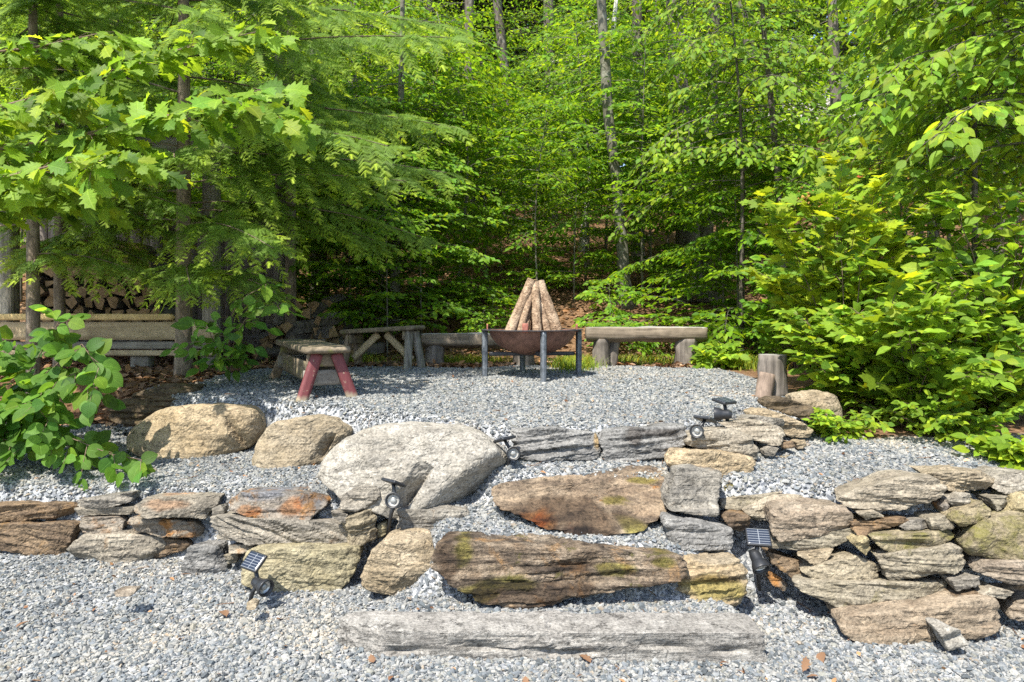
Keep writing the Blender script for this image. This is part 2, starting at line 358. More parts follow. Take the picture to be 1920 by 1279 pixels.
def ground_mat():
    m, nt, b = newmat('ground_soil'); s = NT(nt); a = s.n("Attribute"); a.attribute_name = "tint"; tc = s.n("TexCoord"); v = tc.outputs["Object"]
    sep = s.n("SeparateColor"); s.set(sep.inputs[0], a.outputs["Color"])
    vo = s.n("TexVoronoi"); s.set(vo.inputs["Vector"], v); vo.inputs["Scale"].default_value = 55
    grav = s.mix(vo.outputs["Color"], (.13, .14, .15), (.42, .43, .43)); grav = s.mix(1.0, s.ramp(s.n("RGBToBW").outputs[0], [(0, 1), (1, 1)]), grav, 'MULTIPLY') if False else s.ramp(vo.outputs["Color"], [(.2, (.12, .13, .145)), (.5, (.28, .29, .30)), (.8, (.46, .46, .45))])
    lit = s.ramp(s.noise(v, 22, 8, .75), [(.3, (.045, .03, .02)), (.5, (.15, .085, .045)), (.68, (.30, .19, .11))])
    nt.links.new(s.mix(sep.outputs[0], lit, grav), b.inputs["Base Color"]); b.inputs["Roughness"].default_value = .95; b.inputs["Specular IOR Level"].default_value = .1
    nt.links.new(s.bump(s.noise(v, 30, 6, .7), .8, .03), b.inputs["Normal"]); return m
M['ground'] = ground_mat()

# ------------------------------------------------------------------ terrain
def inpoly(x, y, poly):
    poly = np.asarray(poly); c = np.zeros(x.shape, bool); j = len(poly) - 1
    for i in range(len(poly)):
        xi, yi = poly[i]; xj, yj = poly[j]
        c ^= ((yi > y) != (yj > y)) & (x < (xj - xi) * (y - yi) / (yj - yi + 1e-12) + xi); j = i
    return c
RS = .02; RX = np.arange(-8, 8, RS); RY = np.arange(1.5, 9.5, RS); GX, GY = np.meshgrid(RX, RY, indexing='ij')
def upper(x, y): return np.clip(.80 + .045 * (y - 4.2), .78, .905)
P_LEFT = [(-9, 4.30), (-3.2, 4.29), (-2.6, 4.24), (-2.0, 4.17), (-1.55, 4.0), (-1.0, 3.88), (-.75, 3.92), (-.55, 3.98), (-.45, 4.3), (-.9, 4.9), (-1.5, 5.2), (-2.2, 5.6), (-3.2, 6.3), (-9, 6.6)]
P_UP = [(-9, 6.5), (-3.5, 6.15), (-2.75, 5.42), (-1.9, 5.2), (-1.1, 4.85), (-.5, 4.4), (-.1, 4.24), (1.0, 4.24), (1.3, 4.4), (1.7, 4.85), (2.3, 5.3), (9, 5.8), (9, 10), (-9, 10)]
P_RIGHT = [(1.12, 3.78), (1.3, 3.72), (1.6, 3.68), (1.8, 3.52), (2.0, 3.44), (2.6, 3.40), (9, 3.5), (9, 5.9), (2.3, 5.35), (1.75, 4.7), (1.35, 4.3), (1.12, 3.95)]
P_1 = [(-.62, 3.10), (1.08, 3.10), (1.1, 3.6), (-.6, 3.6)]
P_2 = [(-.45, 3.44), (.95, 3.40), (1.1, 3.62), (1.1, 3.95), (-.3, 4.2), (-.5, 4.0)]
P_3 = [(-.15, 3.93), (1.05, 3.83), (1.1, 4.30), (-.2, 4.35)]
H = .012 * np.sin(GX * 2.1 + GY) + .0 * GX
H = H + np.clip((GY - 3.3) * .06, 0, .06)
for P, z in ((P_1, .1 + 0 * GX), (P_2, .335 + .13 * (GY - 3.42)), (P_3, .585 + .1 * (GY - 3.9)), (P_LEFT, .43 + .075 * (GY - 4.2) + .03 * np.clip(GX + 2, -1, 1)), (P_RIGHT, .575 + .085 * (GY - 3.6)), (P_UP, upper(GX, GY))):
    H = np.where(inpoly(GX, GY, P), z, H)
def blur(a, k):
    w = np.exp(-.5 * (np.arange(-3 * k, 3 * k + 1) / k) ** 2); w /= w.sum()
    for ax in (0, 1):
        pad = [(0, 0), (0, 0)]; pad[ax] = (3 * k, 3 * k); b = np.pad(a, pad, mode='edge')
        a = np.apply_along_axis(lambda r: np.convolve(r, w, 'valid'), ax, b)
    return a
H = blur(H, 2)
H += .010 * fbm(np.stack([GX.ravel() * 2.3, GY.ravel() * 2.3, 0 * GX.ravel()], 1), 3).reshape(H.shape)
def far_h(x, y):
    s = np.clip(y - 8.6, 0, None); z = .905 + .27 * s * np.clip(s / 1.5, .25, 1) - .0012 * np.clip(y - 30, 0, None) ** 2
    return np.where(y < 8.6, np.where(y > 5, .88, np.where(y > 3.9, .5, 0.0)), z) + .35 * np.clip(y - 9, 0, 4) / 4 * (np.sin(x * .35 + 1) * .4 + np.sin(x * .9 + y * .6) * .15)
def ground(x, y):
    x = np.asarray(x, float); y = np.asarray(y, float)
    fx = np.clip((x - RX[0]) / RS, 0, len(RX) - 1.001); fy = np.clip((y - RY[0]) / RS, 0, len(RY) - 1.001)
    i = fx.astype(int); j = fy.astype(int); u = fx - i; v = fy - j
    h = (H[i, j] * (1 - u) * (1 - v) + H[i + 1, j] * u * (1 - v) + H[i, j + 1] * (1 - u) * v + H[i + 1, j + 1] * u * v)
    b = np.clip((y - 7.9) / .7, 0, 1); b = b * b * (3 - 2 * b)
    return h * (1 - b) + far_h(x, np.maximum(y, 8.0)) * b
def gz(x, y): return float(ground(x, y))
def gravel_mask(x, y):
    w = .25 * np.sin(x * 2.3) + .15 * np.sin(x * 5.1 + 1)
    far = 7.75 + w * .6 - .22 * np.clip(-x - 1.2, 0, 4) * 1.3          # far edge of the gravel
    left = np.clip((y - 5.6) * 1.3, 0, 9)                              # the shady left corner is leaf litter
    m = (y < far) & ~((x < -2.85 - .12 * w) & (y > 6.0 + w * .4)) & ~((x > 2.35 + .4 * w) & (y > 4.62 + w * .3)) 
    return m
xs = np.concatenate([-np.geomspace(90, 5.05, 40), np.arange(-5, 5.001, .04), np.geomspace(5.05, 90, 40)])
ys = np.concatenate([-np.geomspace(60, 1, 20)[:-1] , np.linspace(-1, 1.9, 12), np.arange(2, 9.5, .04), np.geomspace(9.5, 120, 110)])
gx, gy = np.meshgrid(xs, ys, indexing='ij'); hz = ground(gx, gy)
hz = np.where(gy > 9, hz + .03 * fbm(np.stack([gx.ravel() * 1.7, gy.ravel() * 1.7, 0 * gx.ravel()], 1), 3).reshape(gx.shape), hz)
nx, ny = gx.shape; i = np.arange(nx - 1)[:, None] * ny; j = np.arange(ny - 1)[None]
GF = np.stack([i + j, i + ny + j, i + ny + j + 1, i + j + 1], -1).reshape(-1, 4)
gm = blur(gravel_mask(gx, gy).astype(float), 1).ravel()
mb = MB().add(np.stack([gx, gy, hz], -1).reshape(-1, 3), GF, c=np.stack([gm] * 3, 1))
tag(mb.obj('ground', M['ground']), kind='structure')

# ------------------------------------------------------------------ crushed stone
ICO = []
g_ = (1 + 5 ** .5) / 2
for a in (-1, 1):
    for b in (-g_, g_): ICO += [(0, a, b), (a, b, 0), (b, 0, a)]
ICO = nrm(np.array(ICO, float))
def hullfaces(V):
    F = []
    for a in range(len(V)):
        for b in range(a + 1, len(V)):
            for c in range(b + 1, len(V)):
                n = np.cross(V[b] - V[a], V[c] - V[a]); d = (V - V[a]) @ n
                if (d < 1e-9).all(): F.append((a, b, c))
                elif (d > -1e-9).all(): F.append((a, c, b))
    return np.array(F)
ICOF = hullfaces(ICO)
CUB = np.array([(x, y, z) for x in (-1, 1) for y in (-1, 1) for z in (-1, 1)], float) / 3 ** .5
CUBF = hullfaces(CUB * (1 + .001 * np.random.default_rng(1).normal(size=(8, 1)))) if False else np.array([(0, 1, 3), (0, 3, 2), (4, 6, 7), (4, 7, 5), (0, 4, 5), (0, 5, 1), (2, 3, 7), (2, 7, 6), (0, 2, 6), (0, 6, 4), (1, 5, 7), (1, 7, 3)])
PAL = .465 * np.array([1.03, 1.0, .955]) * np.array([(.56, .57, .55), (.49, .51, .51), (.40, .43, .45), (.32, .36, .40), (.24, .28, .31), (.17, .195, .215), (.44, .45, .41), (.50, .44, .36), (.57, .57, .55)])
PW = np.array([.20, .15, .13, .14, .13, .10, .06, .03, .08])
def scatter_stones(x, y, size, base, F, rng, mb):
    n = len(x); q = nrm(rng.normal(size=(n, 4))); w, a, b, c = q.T
    RM = np.stack([1 - 2 * (b * b + c * c), 2 * (a * b - c * w), 2 * (a * c + b * w), 2 * (a * b + c * w), 1 - 2 * (a * a + c * c), 2 * (b * c - a * w), 2 * (a * c - b * w), 2 * (b * c + a * w), 1 - 2 * (a * a + b * b)], 1).reshape(n, 3, 3)
    V = base[None] * (1 + .30 * rng.normal(size=(n, len(base), 3)).clip(-1.6, 1.6) * .7)
    V = V * (size[:, None] * np.stack([rng.uniform(.8, 1.35, n), rng.uniform(.6, 1, n), rng.uniform(.38, .75, n)], 1))[:, None]
    flat = np.stack([np.ones(n), np.ones(n), rng.uniform(.6, 1, n)], 1)
    V = np.einsum('nij,nkj->nki', RM, V) * flat[:, None]
    V += np.stack([x, y, ground(x, y) + size * rng.uniform(-.25, .45, n)], 1)[:, None]
    col = PAL[rng.choice(len(PAL), n, p=PW / PW.sum())] * rng.uniform(.82, 1.12, (n, 1))
    lo = fbm(np.stack([x * 1.4, y * 1.4, 0 * x], 1), 3)[:, None]; col = col * (1 + .28 * lo) * (1 + np.clip(lo - .12, 0, 1) * np.array([.25, .05, -.2]))
    mb.add(V.reshape(-1, 3), (F[None] + (np.arange(n) * len(base))[:, None, None]).reshape(-1, 3), c=np.repeat(col, len(base), 0))
def pts(x0, x1, y0, y1, dens, rng):
    n = int((x1 - x0) * (y1 - y0) * dens); x = rng.uniform(x0, x1, n); y = rng.uniform(y0, y1, n)
    ok = gravel_mask(x, y) & (rng.random(n) < .78 + .9 * fbm(np.stack([x * 2.5, y * 2.5, 0 * x + 4], 1), 2)) & (np.abs(x) < .79 * y + .6); return x[ok], y[ok]
rng = np.random.default_rng(11); mb = MB()
for (y0, y1, dens, s, base, F) in ((2.35, 3.35, 10500, .0105, ICO, ICOF), (3.35, 4.3, 8800, .0108, CUB * 1.1, CUBF), (4.3, 5.6, 7400, .0108, CUB * 1.1, CUBF), (5.6, 8.3, 5600, .0118, CUB * 1.1, CUBF)):
    x, y = pts(-.79 * y1 - .3, .79 * y1 + .3, y0, y1, dens, rng); scatter_stones(x, y, s * rng.lognormal(0, .27, len(x)), base, F, rng, mb)
tag(mb.obj('crushed_stone_gravel', M['stonevar'], smooth=False), kind='stuff', label='grey and white crushed stone gravel covering the terraces', cat='gravel')

# ------------------------------------------------------------------ rocks
CROP = {0: (0, 0, 1.0), 1: (0, 860, 1920 / 700), 2: (560, 720, 1602 / 700), 3: (1220, 700, 1546 / 700), 4: (200, 560, 1920 / 700), 5: (840, 500, 1920 / 700), 6: (0, 400, 1432 / 560)}
def hull2(P):
    P = sorted(map(tuple, P)); 
    def half(Q):
        h = []
        for p in Q:
            while len(h) > 1 and (h[-1][0] - h[-2][0]) * (p[1] - h[-2][1]) - (h[-1][1] - h[-2][1]) * (p[0] - h[-2][0]) <= 0: h.pop()
            h.append(p)
        return h[:-1]
    return np.array(half(P) + half(P[::-1]))
SEEDN = [0]
def rock(crop, poly, d, D, kind, label, name='wall_stone', group=None, lean=.05, yaw=0., p=60, dents=(), patches=(), taper=.12, toptilt=None, facets=3, amp=1.0, strata=1.0, boulder=False, res=None, cat='stone', xtra=()):
    """poly: outline of the face in the photograph (crop coordinates), set at distance d and given its own depth D"""
    SEEDN[0] += 1; sd = SEEDN[0]; rg = np.random.default_rng(1000 + sd)
    ox, oy, sc = CROP[crop]; q = np.array(poly, float) / sc + (ox, oy)
    pc = (q.min(0) + q.max(0)) / 2; c0 = at(pc[0], pc[1], d)
    a = (q[:, 0] - CX) / FPX; b = (HY - q[:, 1]) / FPX; ky = math.tan(yaw)
    t = (d - c0[0] * ky - (c0[2] - EYE) * lean) / (1 - a * ky - b * lean)
    W = np.stack([a * t, t, EYE + b * t], 1)
    U = np.array([math.cos(yaw), math.sin(yaw), 0]); N = np.array([-math.sin(yaw), math.cos(yaw), 0]); Z = np.array([0, 0, 1.0])
    uv = np.stack([(W - c0) @ U, (W - c0) @ Z], 1); hl = hull2(uv); cen = (hl.min(0) + hl.max(0)) / 2; hl = hl - cen
    ext = (hl.max(0) - hl.min(0)) / 2
    wmid = 0.0
    planes = []
    D2 = D / 2; k = len(hl); off = cen[1] * lean
    for i in range(k):
        p0, p1 = hl[i], hl[(i + 1) % k]; e = p1 - p0; L = np.hypot(*e)
        if L < 1e-5: continue
        n2 = np.array([e[1], -e[0]]) / L
        tp = taper if toptilt is None or n2[1] < .6 else toptilt
        n3 = np.array([n2[0], tp, n2[1]]); n3 /= np.linalg.norm(n3)
        yf = 0.0 if boulder else -D2 + lean * (p0[1] + p1[1]) / 2
        e3 = np.array([(p0[0] + p1[0]) / 2, yf, (p0[1] + p1[1]) / 2])
        planes.append((*n3, max(n3 @ e3, .012)))
    fn = nrm(np.array([0, -1, lean])); 
    planes.append((*fn, D2 / math.sqrt(1 + lean * lean))); planes.append((0, 1, 0, D2))
    for f in range(facets):
        n3 = nrm(np.array([rg.normal() * .55, -1, rg.normal() * .45 + lean])); sup = max(n3[0] * h[0] + n3[2] * h[1] for h in hl) + abs(n3[1]) * D2
        planes.append((*n3, sup * rg.uniform(.72, .88)))
    for f in range(facets + 2):
        n3 = nrm(rg.normal(size=3) * (1, 1, .8)); sup = max(n3[0] * h[0] + n3[2] * h[1] for h in hl) + abs(n3[1]) * D2
        planes.append((*n3, sup * rg.uniform(.82, .95)))
    for x_ in xtra:
        n3 = nrm(np.array(x_[:3], float)); sup = max(n3[0] * h[0] + n3[2] * h[1] for h in hl) + abs(n3[1]) * D2
        planes.append((*n3, sup * x_[3]))
    half = (ext[0], D2, ext[1])
    if res is None: res = .0085 if d < 4.6 else .014
    V, F, Dr = polytope(half, planes, res, p)
    V = V * (1 + .8 / p)
    m = min(half); big = max(half); s = sd * 13.7
    P = V + s
    tl = rg.normal() * .12; Q = np.stack([P[:, 0] * 2.2, P[:, 1] * 2.2, (P[:, 2] + tl * P[:, 0] + .02 * pnoise(P * 5)) * 34], 1)
    q3 = fbm(P * (5.5, 5.5, 9) + 3.1, 3); st_ = q3 * 5; st_ = (np.floor(st_) + np.clip((st_ - np.floor(st_) - .44) / .12, 0, 1)) / 5
    n_ = fbm(P * (1.3 / max(big, .1)), 3) * m * .08 + st_ * .027 * min(1, m / .08) + fbm(P * 16, 3) * .007 - np.abs(fbm(P * 30, 2)) * .008
    ridge = fbm(Q * .75, 3); rr_ = ridge * 6; stp = (np.floor(rr_) + np.clip((rr_ - np.floor(rr_) - .42) / .16, 0, 1)) / 6
    led = (np.clip(ridge * 2.2, -1, 1) * .004 + stp * .019) * strata
    side = 1 - np.abs(nrm(V)[:, 2]) ** 2
    V = V + Dr * ((n_ + led * side) * amp * min(1, m / .05))[:, None]
    for (x_, y_, ang_, ln_, wd_, dp_) in dents:      # a broken-out notch: sharp on one side, fading on the other
        q_ = at(x_ / sc + ox, y_ / sc + oy, d) - c0; u0, v0 = q_ @ U - cen[0], q_[2] - cen[1]; ca, sa = math.cos(math.radians(ang_)), math.sin(math.radians(ang_))
        S_ = (V[:, 0] - u0) * ca + (V[:, 2] - v0) * sa; T_ = -(V[:, 0] - u0) * sa + (V[:, 2] - v0) * ca
        f_ = np.clip(1 - np.abs(S_) / ln_, 0, 1) ** .7 * np.where(T_ > 0, np.clip(1 - T_ / wd_, 0, 1), np.clip(1 + T_ / .012, 0, 1)) * (V[:, 1] < D * .1)
        V[:, 1] += dp_ * f_; V[:, 2] -= .2 * dp_ * f_
    ctr = c0 + cen[0] * U + cen[1] * Z + (0 if boulder else D2) * N
    Wv = V[:, :1] * U + V[:, 1:2] * N + V[:, 2:] * Z
    tc_ = np.ones((len(V), 3)); nz_ = .55 * fbm(P * 9, 4)
    for (x_, y_, rx_, ry_, col_) in patches:          # moss, rust and darker patches with shapes of their own
        q_ = at(x_ / sc + ox, y_ / sc + oy, d) - c0; k_ = d / FPX / sc
        f_ = np.clip((1 - np.hypot((V[:, 0] - (q_ @ U - cen[0])) / (rx_ * k_), (V[:, 2] - (q_[2] - cen[1])) / (ry_ * k_)) + nz_) * 3.5, 0, 1)[:, None]
        tc_ = tc_ * (1 - f_ + f_ * np.array(col_))
    mb = MB().add(Wv, F, c=tc_); o = mb.obj(name, RK[kind], smooth=False); o.location = ctr
    return tag(o, label, cat, group)
G_L = 'stones of the dry stone wall on the left'; G_R = 'stones of the dry stone wall on the right'; G_C = 'stones edging the steps'
rock(1, [(-90, 240), (340, 232), (368, 258), (345, 312), (230, 333), (60, 336), (-90, 338)], 4.17, .32, 'brown', 'dark rusty brown capstone at the far left end of the left wall', group=G_L)
rock(1, [(-90, 345), (330, 332), (385, 350), (362, 420), (330, 505), (280, 530), (100, 492), (-90, 470)], 4.12, .3, 'brown', 'tall brown grey stone under the dark brown capstone, leftmost in the bottom course', group=G_L)
rock(1, [(368, 225), (600, 200), (675, 180), (665, 228), (555, 255), (370, 262)], 4.12, .30, 'grey', 'pale grey tan capstone second from the left on the left wall', group=G_L)
rock(1, [(362, 264), (690, 257), (655, 296), (370, 303)], 4.10, .3, 'grey', 'thin grey slab sandwiched under the second capstone of the left wall', group=G_L, p=20)
rock(1, [(395, 306), (600, 301), (628, 330), (612, 388), (385, 396)], 4.10, .28, 'rust', 'small tan and rust block under the thin grey slab', group=G_L)
rock(1, [(335, 495), (382, 402), (640, 388), (800, 400), (905, 455), (700, 552), (560, 556), (345, 528)], 4.03, .3, 'grey', 'big wedge shaped grey stone at the foot of the left wall', group=G_L, strata=.7, xtra=((.2, -1, .6, .8),))
rock(1, [(628, 309), (850, 311), (990, 328), (1034, 370), (1020, 418), (930, 414), (680, 386)], 4.03, .28, 'rust', 'orange brown stone lying on the big grey wedge stone', group=G_L)
rock(1, [(720, 400), (930, 418), (978, 440), (975, 462), (905, 470), (720, 548), (700, 548)], 4.06, .2, 'brown', 'dark brown sliver wedged beside the big grey wedge stone', group=G_L)
rock(1, [(678, 262), (722, 205), (1100, 192), (1150, 188), (1092, 268), (1035, 320), (740, 300)], 3.99, .32, 'grey', 'broad grey capstone with a reddish face, third on the left wall', group=G_L, lean=.3, patches=((850, 240, 130, 30, (1.1, .85, .7)),))
rock(1, [(1085, 258), (1130, 238), (1152, 270), (1148, 296), (1095, 300)], 3.93, .12, 'grey', 'fist sized grey stone filling the gap between two capstones', group=G_L)
rock(1, [(1138, 228), (1230, 178), (1500, 175), (1690, 205), (1705, 250), (1622, 322), (1400, 316), (1160, 287)], 3.86, .34, 'rust', 'large slate blue capstone stained with orange rust', group=G_L, lean=.35, strata=.8, patches=((1350, 195, 120, 30, (.8, .9, 1.1)), (1270, 265, 90, 28, (1.08, .72, .48)), (1490, 250, 70, 50, (1.1, .68, .42)), (1600, 220, 70, 40, (.6, .65, .75))))
rock(1, [(1028, 350), (1050, 306), (1150, 300), (1400, 326), (1700, 327), (1762, 345), (1806, 400), (1797, 452), (1500, 457), (1060, 432)], 3.80, .32, 'grey', 'long layered grey slab under the rust stained capstone', group=G_L, strata=1.5)
rock(1, [(922, 596), (960, 457), (1110, 450), (1165, 545), (1150, 594), (1080, 612)], 3.84, .24, 'blue', 'small purple grey stone standing on the gravel at the foot of the left wall', group=G_L, strata=.4)
rock(1, [(1155, 460), (1290, 448), (1298, 476), (1165, 488)], 3.82, .2, 'grey', 'thin light chip wedged above the yellow block', group=G_L)
rock(1, [(1140, 500), (1218, 492), (1214, 545), (1160, 552)], 3.84, .2, 'olive', 'small shaded stone between the purple grey stone and yellow block', group=G_L)
rock(1, [(1188, 610), (1228, 500), (1300, 474), (1700, 468), (1832, 466), (1838, 545), (1745, 706), (1560, 708), (1400, 684), (1230, 655)], 3.62, .34, 'yellow', 'big pale yellow block behind the tilted solar spotlight', group=G_L, strata=.5, xtra=((.8, -.7, 0, .86),))
rock(2, [(165, 495), (240, 440), (340, 438), (346, 500), (312, 542), (190, 562)], 3.77, .28, 'grey', 'grey layered capstone at the right end of the left wall', group=G_L, lean=.3)
rock(2, [(130, 548), (210, 568), (200, 602), (132, 582)], 3.72, .2, 'grey', 'thin light slip of stone under the end capstone', group=G_L)
rock(2, [(208, 585), (332, 532), (346, 640), (332, 678), (225, 712), (214, 645)], 3.74, .28, 'olive', 'olive green stone under the grey end capstone of the left wall', group=G_L, yaw=.5)
rock(2, [(335, 602), (376, 594), (382, 650), (334, 668)], 3.82, .15, 'yellow', 'small yellowish stone beside the black solar spotlight stake', group=G_L)
rock(2, [(250, 440), (372, 428), (402, 462), (350, 485), (260, 475)], 4.0, .2, 'grey', 'flat grey slab tucked under the left flank of the big pale boulder', group=G_L)
rock(2, [(248, 850), (288, 750), (345, 690), (450, 666), (560, 680), (590, 740), (586, 815), (540, 882), (480, 942), (350, 938), (255, 898)], 3.45, .36, 'tan', 'rounded yellow tan sandstone block left of the wavy stone step', name='edge_stone', group=G_C, p=18, strata=.35, lean=.12)
rock(2, [(405, 550), (430, 538), (730, 543), (738, 592), (735, 645), (680, 658), (410, 657)], 3.74, .26, 'grey', 'oblong grey block lying above the rounded sandstone block', name='edge_stone', group=G_C, strata=.7)
# steps
rock(2, [(583, 692), (620, 676), (800, 690), (1000, 692), (1250, 716), (1500, 727), (1662, 742), (1668, 838), (1400, 888), (1200, 930), (1000, 956), (930, 968), (850, 942), (740, 912), (690, 872), (600, 822)], 3.28, .30, 'wave', 'long wavy brown rock step with moss on its left end', name='stone_step', p=20, strata=1.7, lean=.30, facets=0, patches=((640, 760, 70, 90, (.36, .32, .29)), (700, 740, 45, 60, (.66, .72, .30)), (770, 880, 110, 45, (.66, .72, .30)), (920, 850, 130, 35, (.66, .72, .30)), (1000, 890, 330, 60, (.36, .32, .29)), (1350, 800, 90, 28, (.66, .72, .30)), (1570, 770, 60, 25, (.66, .72, .30)), (1150, 790, 120, 30, (.36, .32, .29))), amp=1.2, cat='step', res=.009)
rock(2, [(770, 492), (850, 428), (1000, 405), (1300, 365), (1500, 348), (1585, 390), (1595, 470), (1560, 562), (1400, 604), (1400, 650), (1150, 672), (1020, 640), (880, 575), (780, 525)], 3.74, .34, 'bed', 'sloping brown ledge rock step with an orange lichen patch', name='stone_step', p=20, strata=1.5, lean=1.8, facets=0, patches=((1100, 540, 330, 55, (.36, .32, .29)), (980, 560, 90, 32, (1.1, .66, .30)), (1050, 560, 60, 35, (1.1, .66, .30)), (1250, 610, 160, 40, (.36, .32, .29)), (1480, 440, 70, 14, (.66, .72, .30)), (1350, 500, 60, 14, (.66, .72, .30)), (1420, 575, 90, 25, (.66, .72, .30)), (1180, 590, 70, 24, (.5, .42, .42))), amp=1.2, cat='step', res=.009)
rock(0, [(612, 1188), (660, 1183), (1000, 1184), (1425, 1187), (1432, 1242), (1000, 1246), (622, 1238)], 2.97, .20, 'granite', 'long low grey granite slab forming the bottom step', name='stone_step', p=50, strata=.7, facets=1, lean=.02, amp=1.5, cat='step', dents=((760, 1222, 3, .12, .03, .03), (900, 1215, -4, .16, .035, .035), (1080, 1225, 2, .14, .03, .035), (1240, 1214, -3, .15, .035, .03), (1370, 1222, 4, .10, .03, .03)), taper=.0, res=.009)
# boulders
rock(2, [(128, 362), (160, 275), (250, 210), (380, 168), (560, 168), (740, 188), (840, 236), (897, 308), (903, 350), (800, 432), (645, 512), (590, 530), (500, 502), (430, 470), (240, 402)], 4.15, .62, 'white', 'huge pale grey boulder left of the grey step slabs, largest of all', name='boulder', group='boulders edging the upper terrace', boulder=True, p=20, facets=2, strata=.0, lean=.3, cat='boulder', amp=.8, xtra=((.62, -.6, -.62, .66), (0, -.75, .66, .84), (-.4, -.85, .35, .80), (.5, -.5, .8, .86), (-.6, -.4, .7, .86)), dents=((520, 425, 55, .20, .09, .15), (330, 320, 8, .22, .05, .02)))
rock(4, [(786, 775), (830, 700), (930, 620), (1060, 594), (1180, 606), (1275, 680), (1200, 765), (1145, 842), (1030, 858), (900, 842), (810, 815)], 4.85, .5, 'tan', 'medium tan boulder between the dappled boulder and the huge pale boulder', name='boulder', group='boulders edging the upper terrace', boulder=True, p=18, facets=3, strata=.2, lean=.3, cat='boulder', xtra=((-.5, -.8, .4, .8), (.6, -.7, .3, .8)), dents=((1180, 730, 60, .10, .07, .08),))
rock(4, [(176, 715), (215, 640), (330, 570), (470, 542), (600, 566), (720, 542), (792, 558), (822, 620), (812, 690), (740, 745), (620, 784), (400, 784), (220, 748)], 5.2, .6, 'tan', 'long tan boulder dappled with leaf shade, farthest left of the boulders', name='boulder', group='boulders edging the upper terrace', boulder=True, p=14, facets=2, strata=.1, lean=.3, cat='boulder', amp=.9, dents=((725, 660, -60, .14, .06, .08),))
rock(5, [(325, 905), (335, 842), (560, 832), (740, 848), (782, 860), (796, 992), (600, 1004), (400, 1012), (340, 965)], 4.12, .26, 'blue', 'dark grey layered slab beside the huge boulder, left of two step slabs', name='step_slab', patches=((772, 900, 22, 60, (1.5, 1.1, .6)),), strata=1.6, p=18, cat='slab', lean=.06)
rock(5, [(794, 842), (900, 826), (1100, 832), (1240, 822), (1240, 900), (1185, 978), (960, 1002), (870, 1022), (808, 1018), (790, 940)], 4.10, .28, 'blue', 'cracked grey slab under the leaning spotlight pair, right of two step slabs', name='step_slab', strata=1.2, p=16, cat='slab', lean=.1, xtra=((-.5, -.8, .3, .8),), patches=((960, 880, 60, 60, (.45, .42, .40)), (1100, 855, 120, 22, (.5, .47, .45))))  # tinted darker on the upper face and along the top right edge
# right edging stack
rock(3, [(458, 112), (520, 95), (680, 132), (702, 180), (645, 197), (470, 142)], 4.62, .26, 'bark', 'brown log shaped stone on top of the right edging stack', name='edge_stone', group=G_C, strata=1.5, p=16)
rock(3, [(410, 170), (480, 145), (600, 190), (705, 240), (692, 284), (600, 278), (560, 232), (420, 194)], 4.5, .42, 'tan', 'broad tan stone under the log shaped stone', name='edge_stone', group=G_C, p=16, lean=.5)
rock(3, [(570, 95), (650, 72), (740, 88), (755, 180), (692, 205), (600, 150)], 4.9, .34, 'tan', 'tan boulder half hidden beneath the right hand bush', name='edge_stone', group=G_C, boulder=True, p=6, strata=.2)
rock(3, [(345, 192), (440, 174), (560, 190), (578, 226), (500, 217)], 4.36, .3, 'grey', 'thin grey slab in the upper right edging stack behind a spotlight', name='edge_stone', group=G_C)
rock(3, [(262, 202), (450, 194), (572, 230), (582, 262), (540, 302), (460, 297), (380, 242)], 4.2, .38, 'pale', 'flat topped pale stone just in front of the thin grey slab', name='edge_stone', group=G_C, lean=.6, p=20)
rock(3, [(146, 288), (190, 250), (330, 230), (412, 250), (462, 320), (472, 375), (430, 352), (300, 327), (160, 312)], 4.03, .36, 'pale', 'rounded whitish stone nearest the leaning spotlight', name='edge_stone', group=G_C, p=16, lean=.3, strata=.6)
rock(3, [(78, 362), (105, 318), (300, 328), (430, 350), (453, 400), (432, 452), (310, 457), (200, 432), (85, 402)], 3.86, .34, 'tan', 'long light tan block below the rounded whitish stone', name='edge_stone', group=G_C, p=22, strata=.3, lean=.2)
for pl, d_, k_, lb in (([(470, 322), (500, 305), (532, 310), (512, 350), (475, 346)], 4.1, 'grey', 'small grey stone tucked behind the rounded whitish stone'), ([(530, 290), (602, 280), (608, 310), (550, 318)], 4.2, 'brown', 'small brown stone under the flat topped pale stone'), ([(515, 350), (582, 340), (594, 380), (530, 388)], 4.15, 'olive', 'small dark olive stone low beside the right terrace gravel'), ([(600, 285), (650, 275), (655, 310), (610, 320)], 4.3, 'tan', 'small tan stone at the foot of the broad tan stone')):
    rock(3, pl, d_, .16, k_, lb, name='edge_stone', group=G_C)
rock(3, [(48, 568), (105, 396), (200, 389), (300, 420), (314, 462), (282, 606), (50, 566)], 3.64, .26, 'grey', 'square grey tilted block with a bright top beside the ledge step', name='edge_stone', group=G_C, lean=.55, p=20, strata=.8, facets=1, xtra=((.9, -.45, 0, .82),))
rock(3, [(305, 472), (330, 458), (422, 469), (417, 502), (320, 514)], 3.8, .25, 'moss', 'small mossy stone right of the square tilted block', name='edge_stone', group=G_C)
rock(3, [(42, 602), (80, 594), (342, 652), (352, 770), (200, 764), (90, 742), (62, 645)], 3.48, .3, 'blue', 'blue grey block stacked on the layered tan block', name='edge_stone', group=G_C, p=18, strata=1.0, lean=.12)
rock(3, [(108, 905), (140, 788), (180, 773), (360, 768), (418, 842), (382, 990), (200, 974), (112, 935)], 3.33, .32, 'tan', patches=((250, 890, 150, 60, (.72, .74, .42)), (250, 850, 160, 18, (.5, .45, .4)), (260, 780, 120, 20, (.8, .85, .95))), label='layered tan and olive block at the right end of the wavy step', name='edge_stone', group=G_C, p=20, strata=1.2, lean=.12)
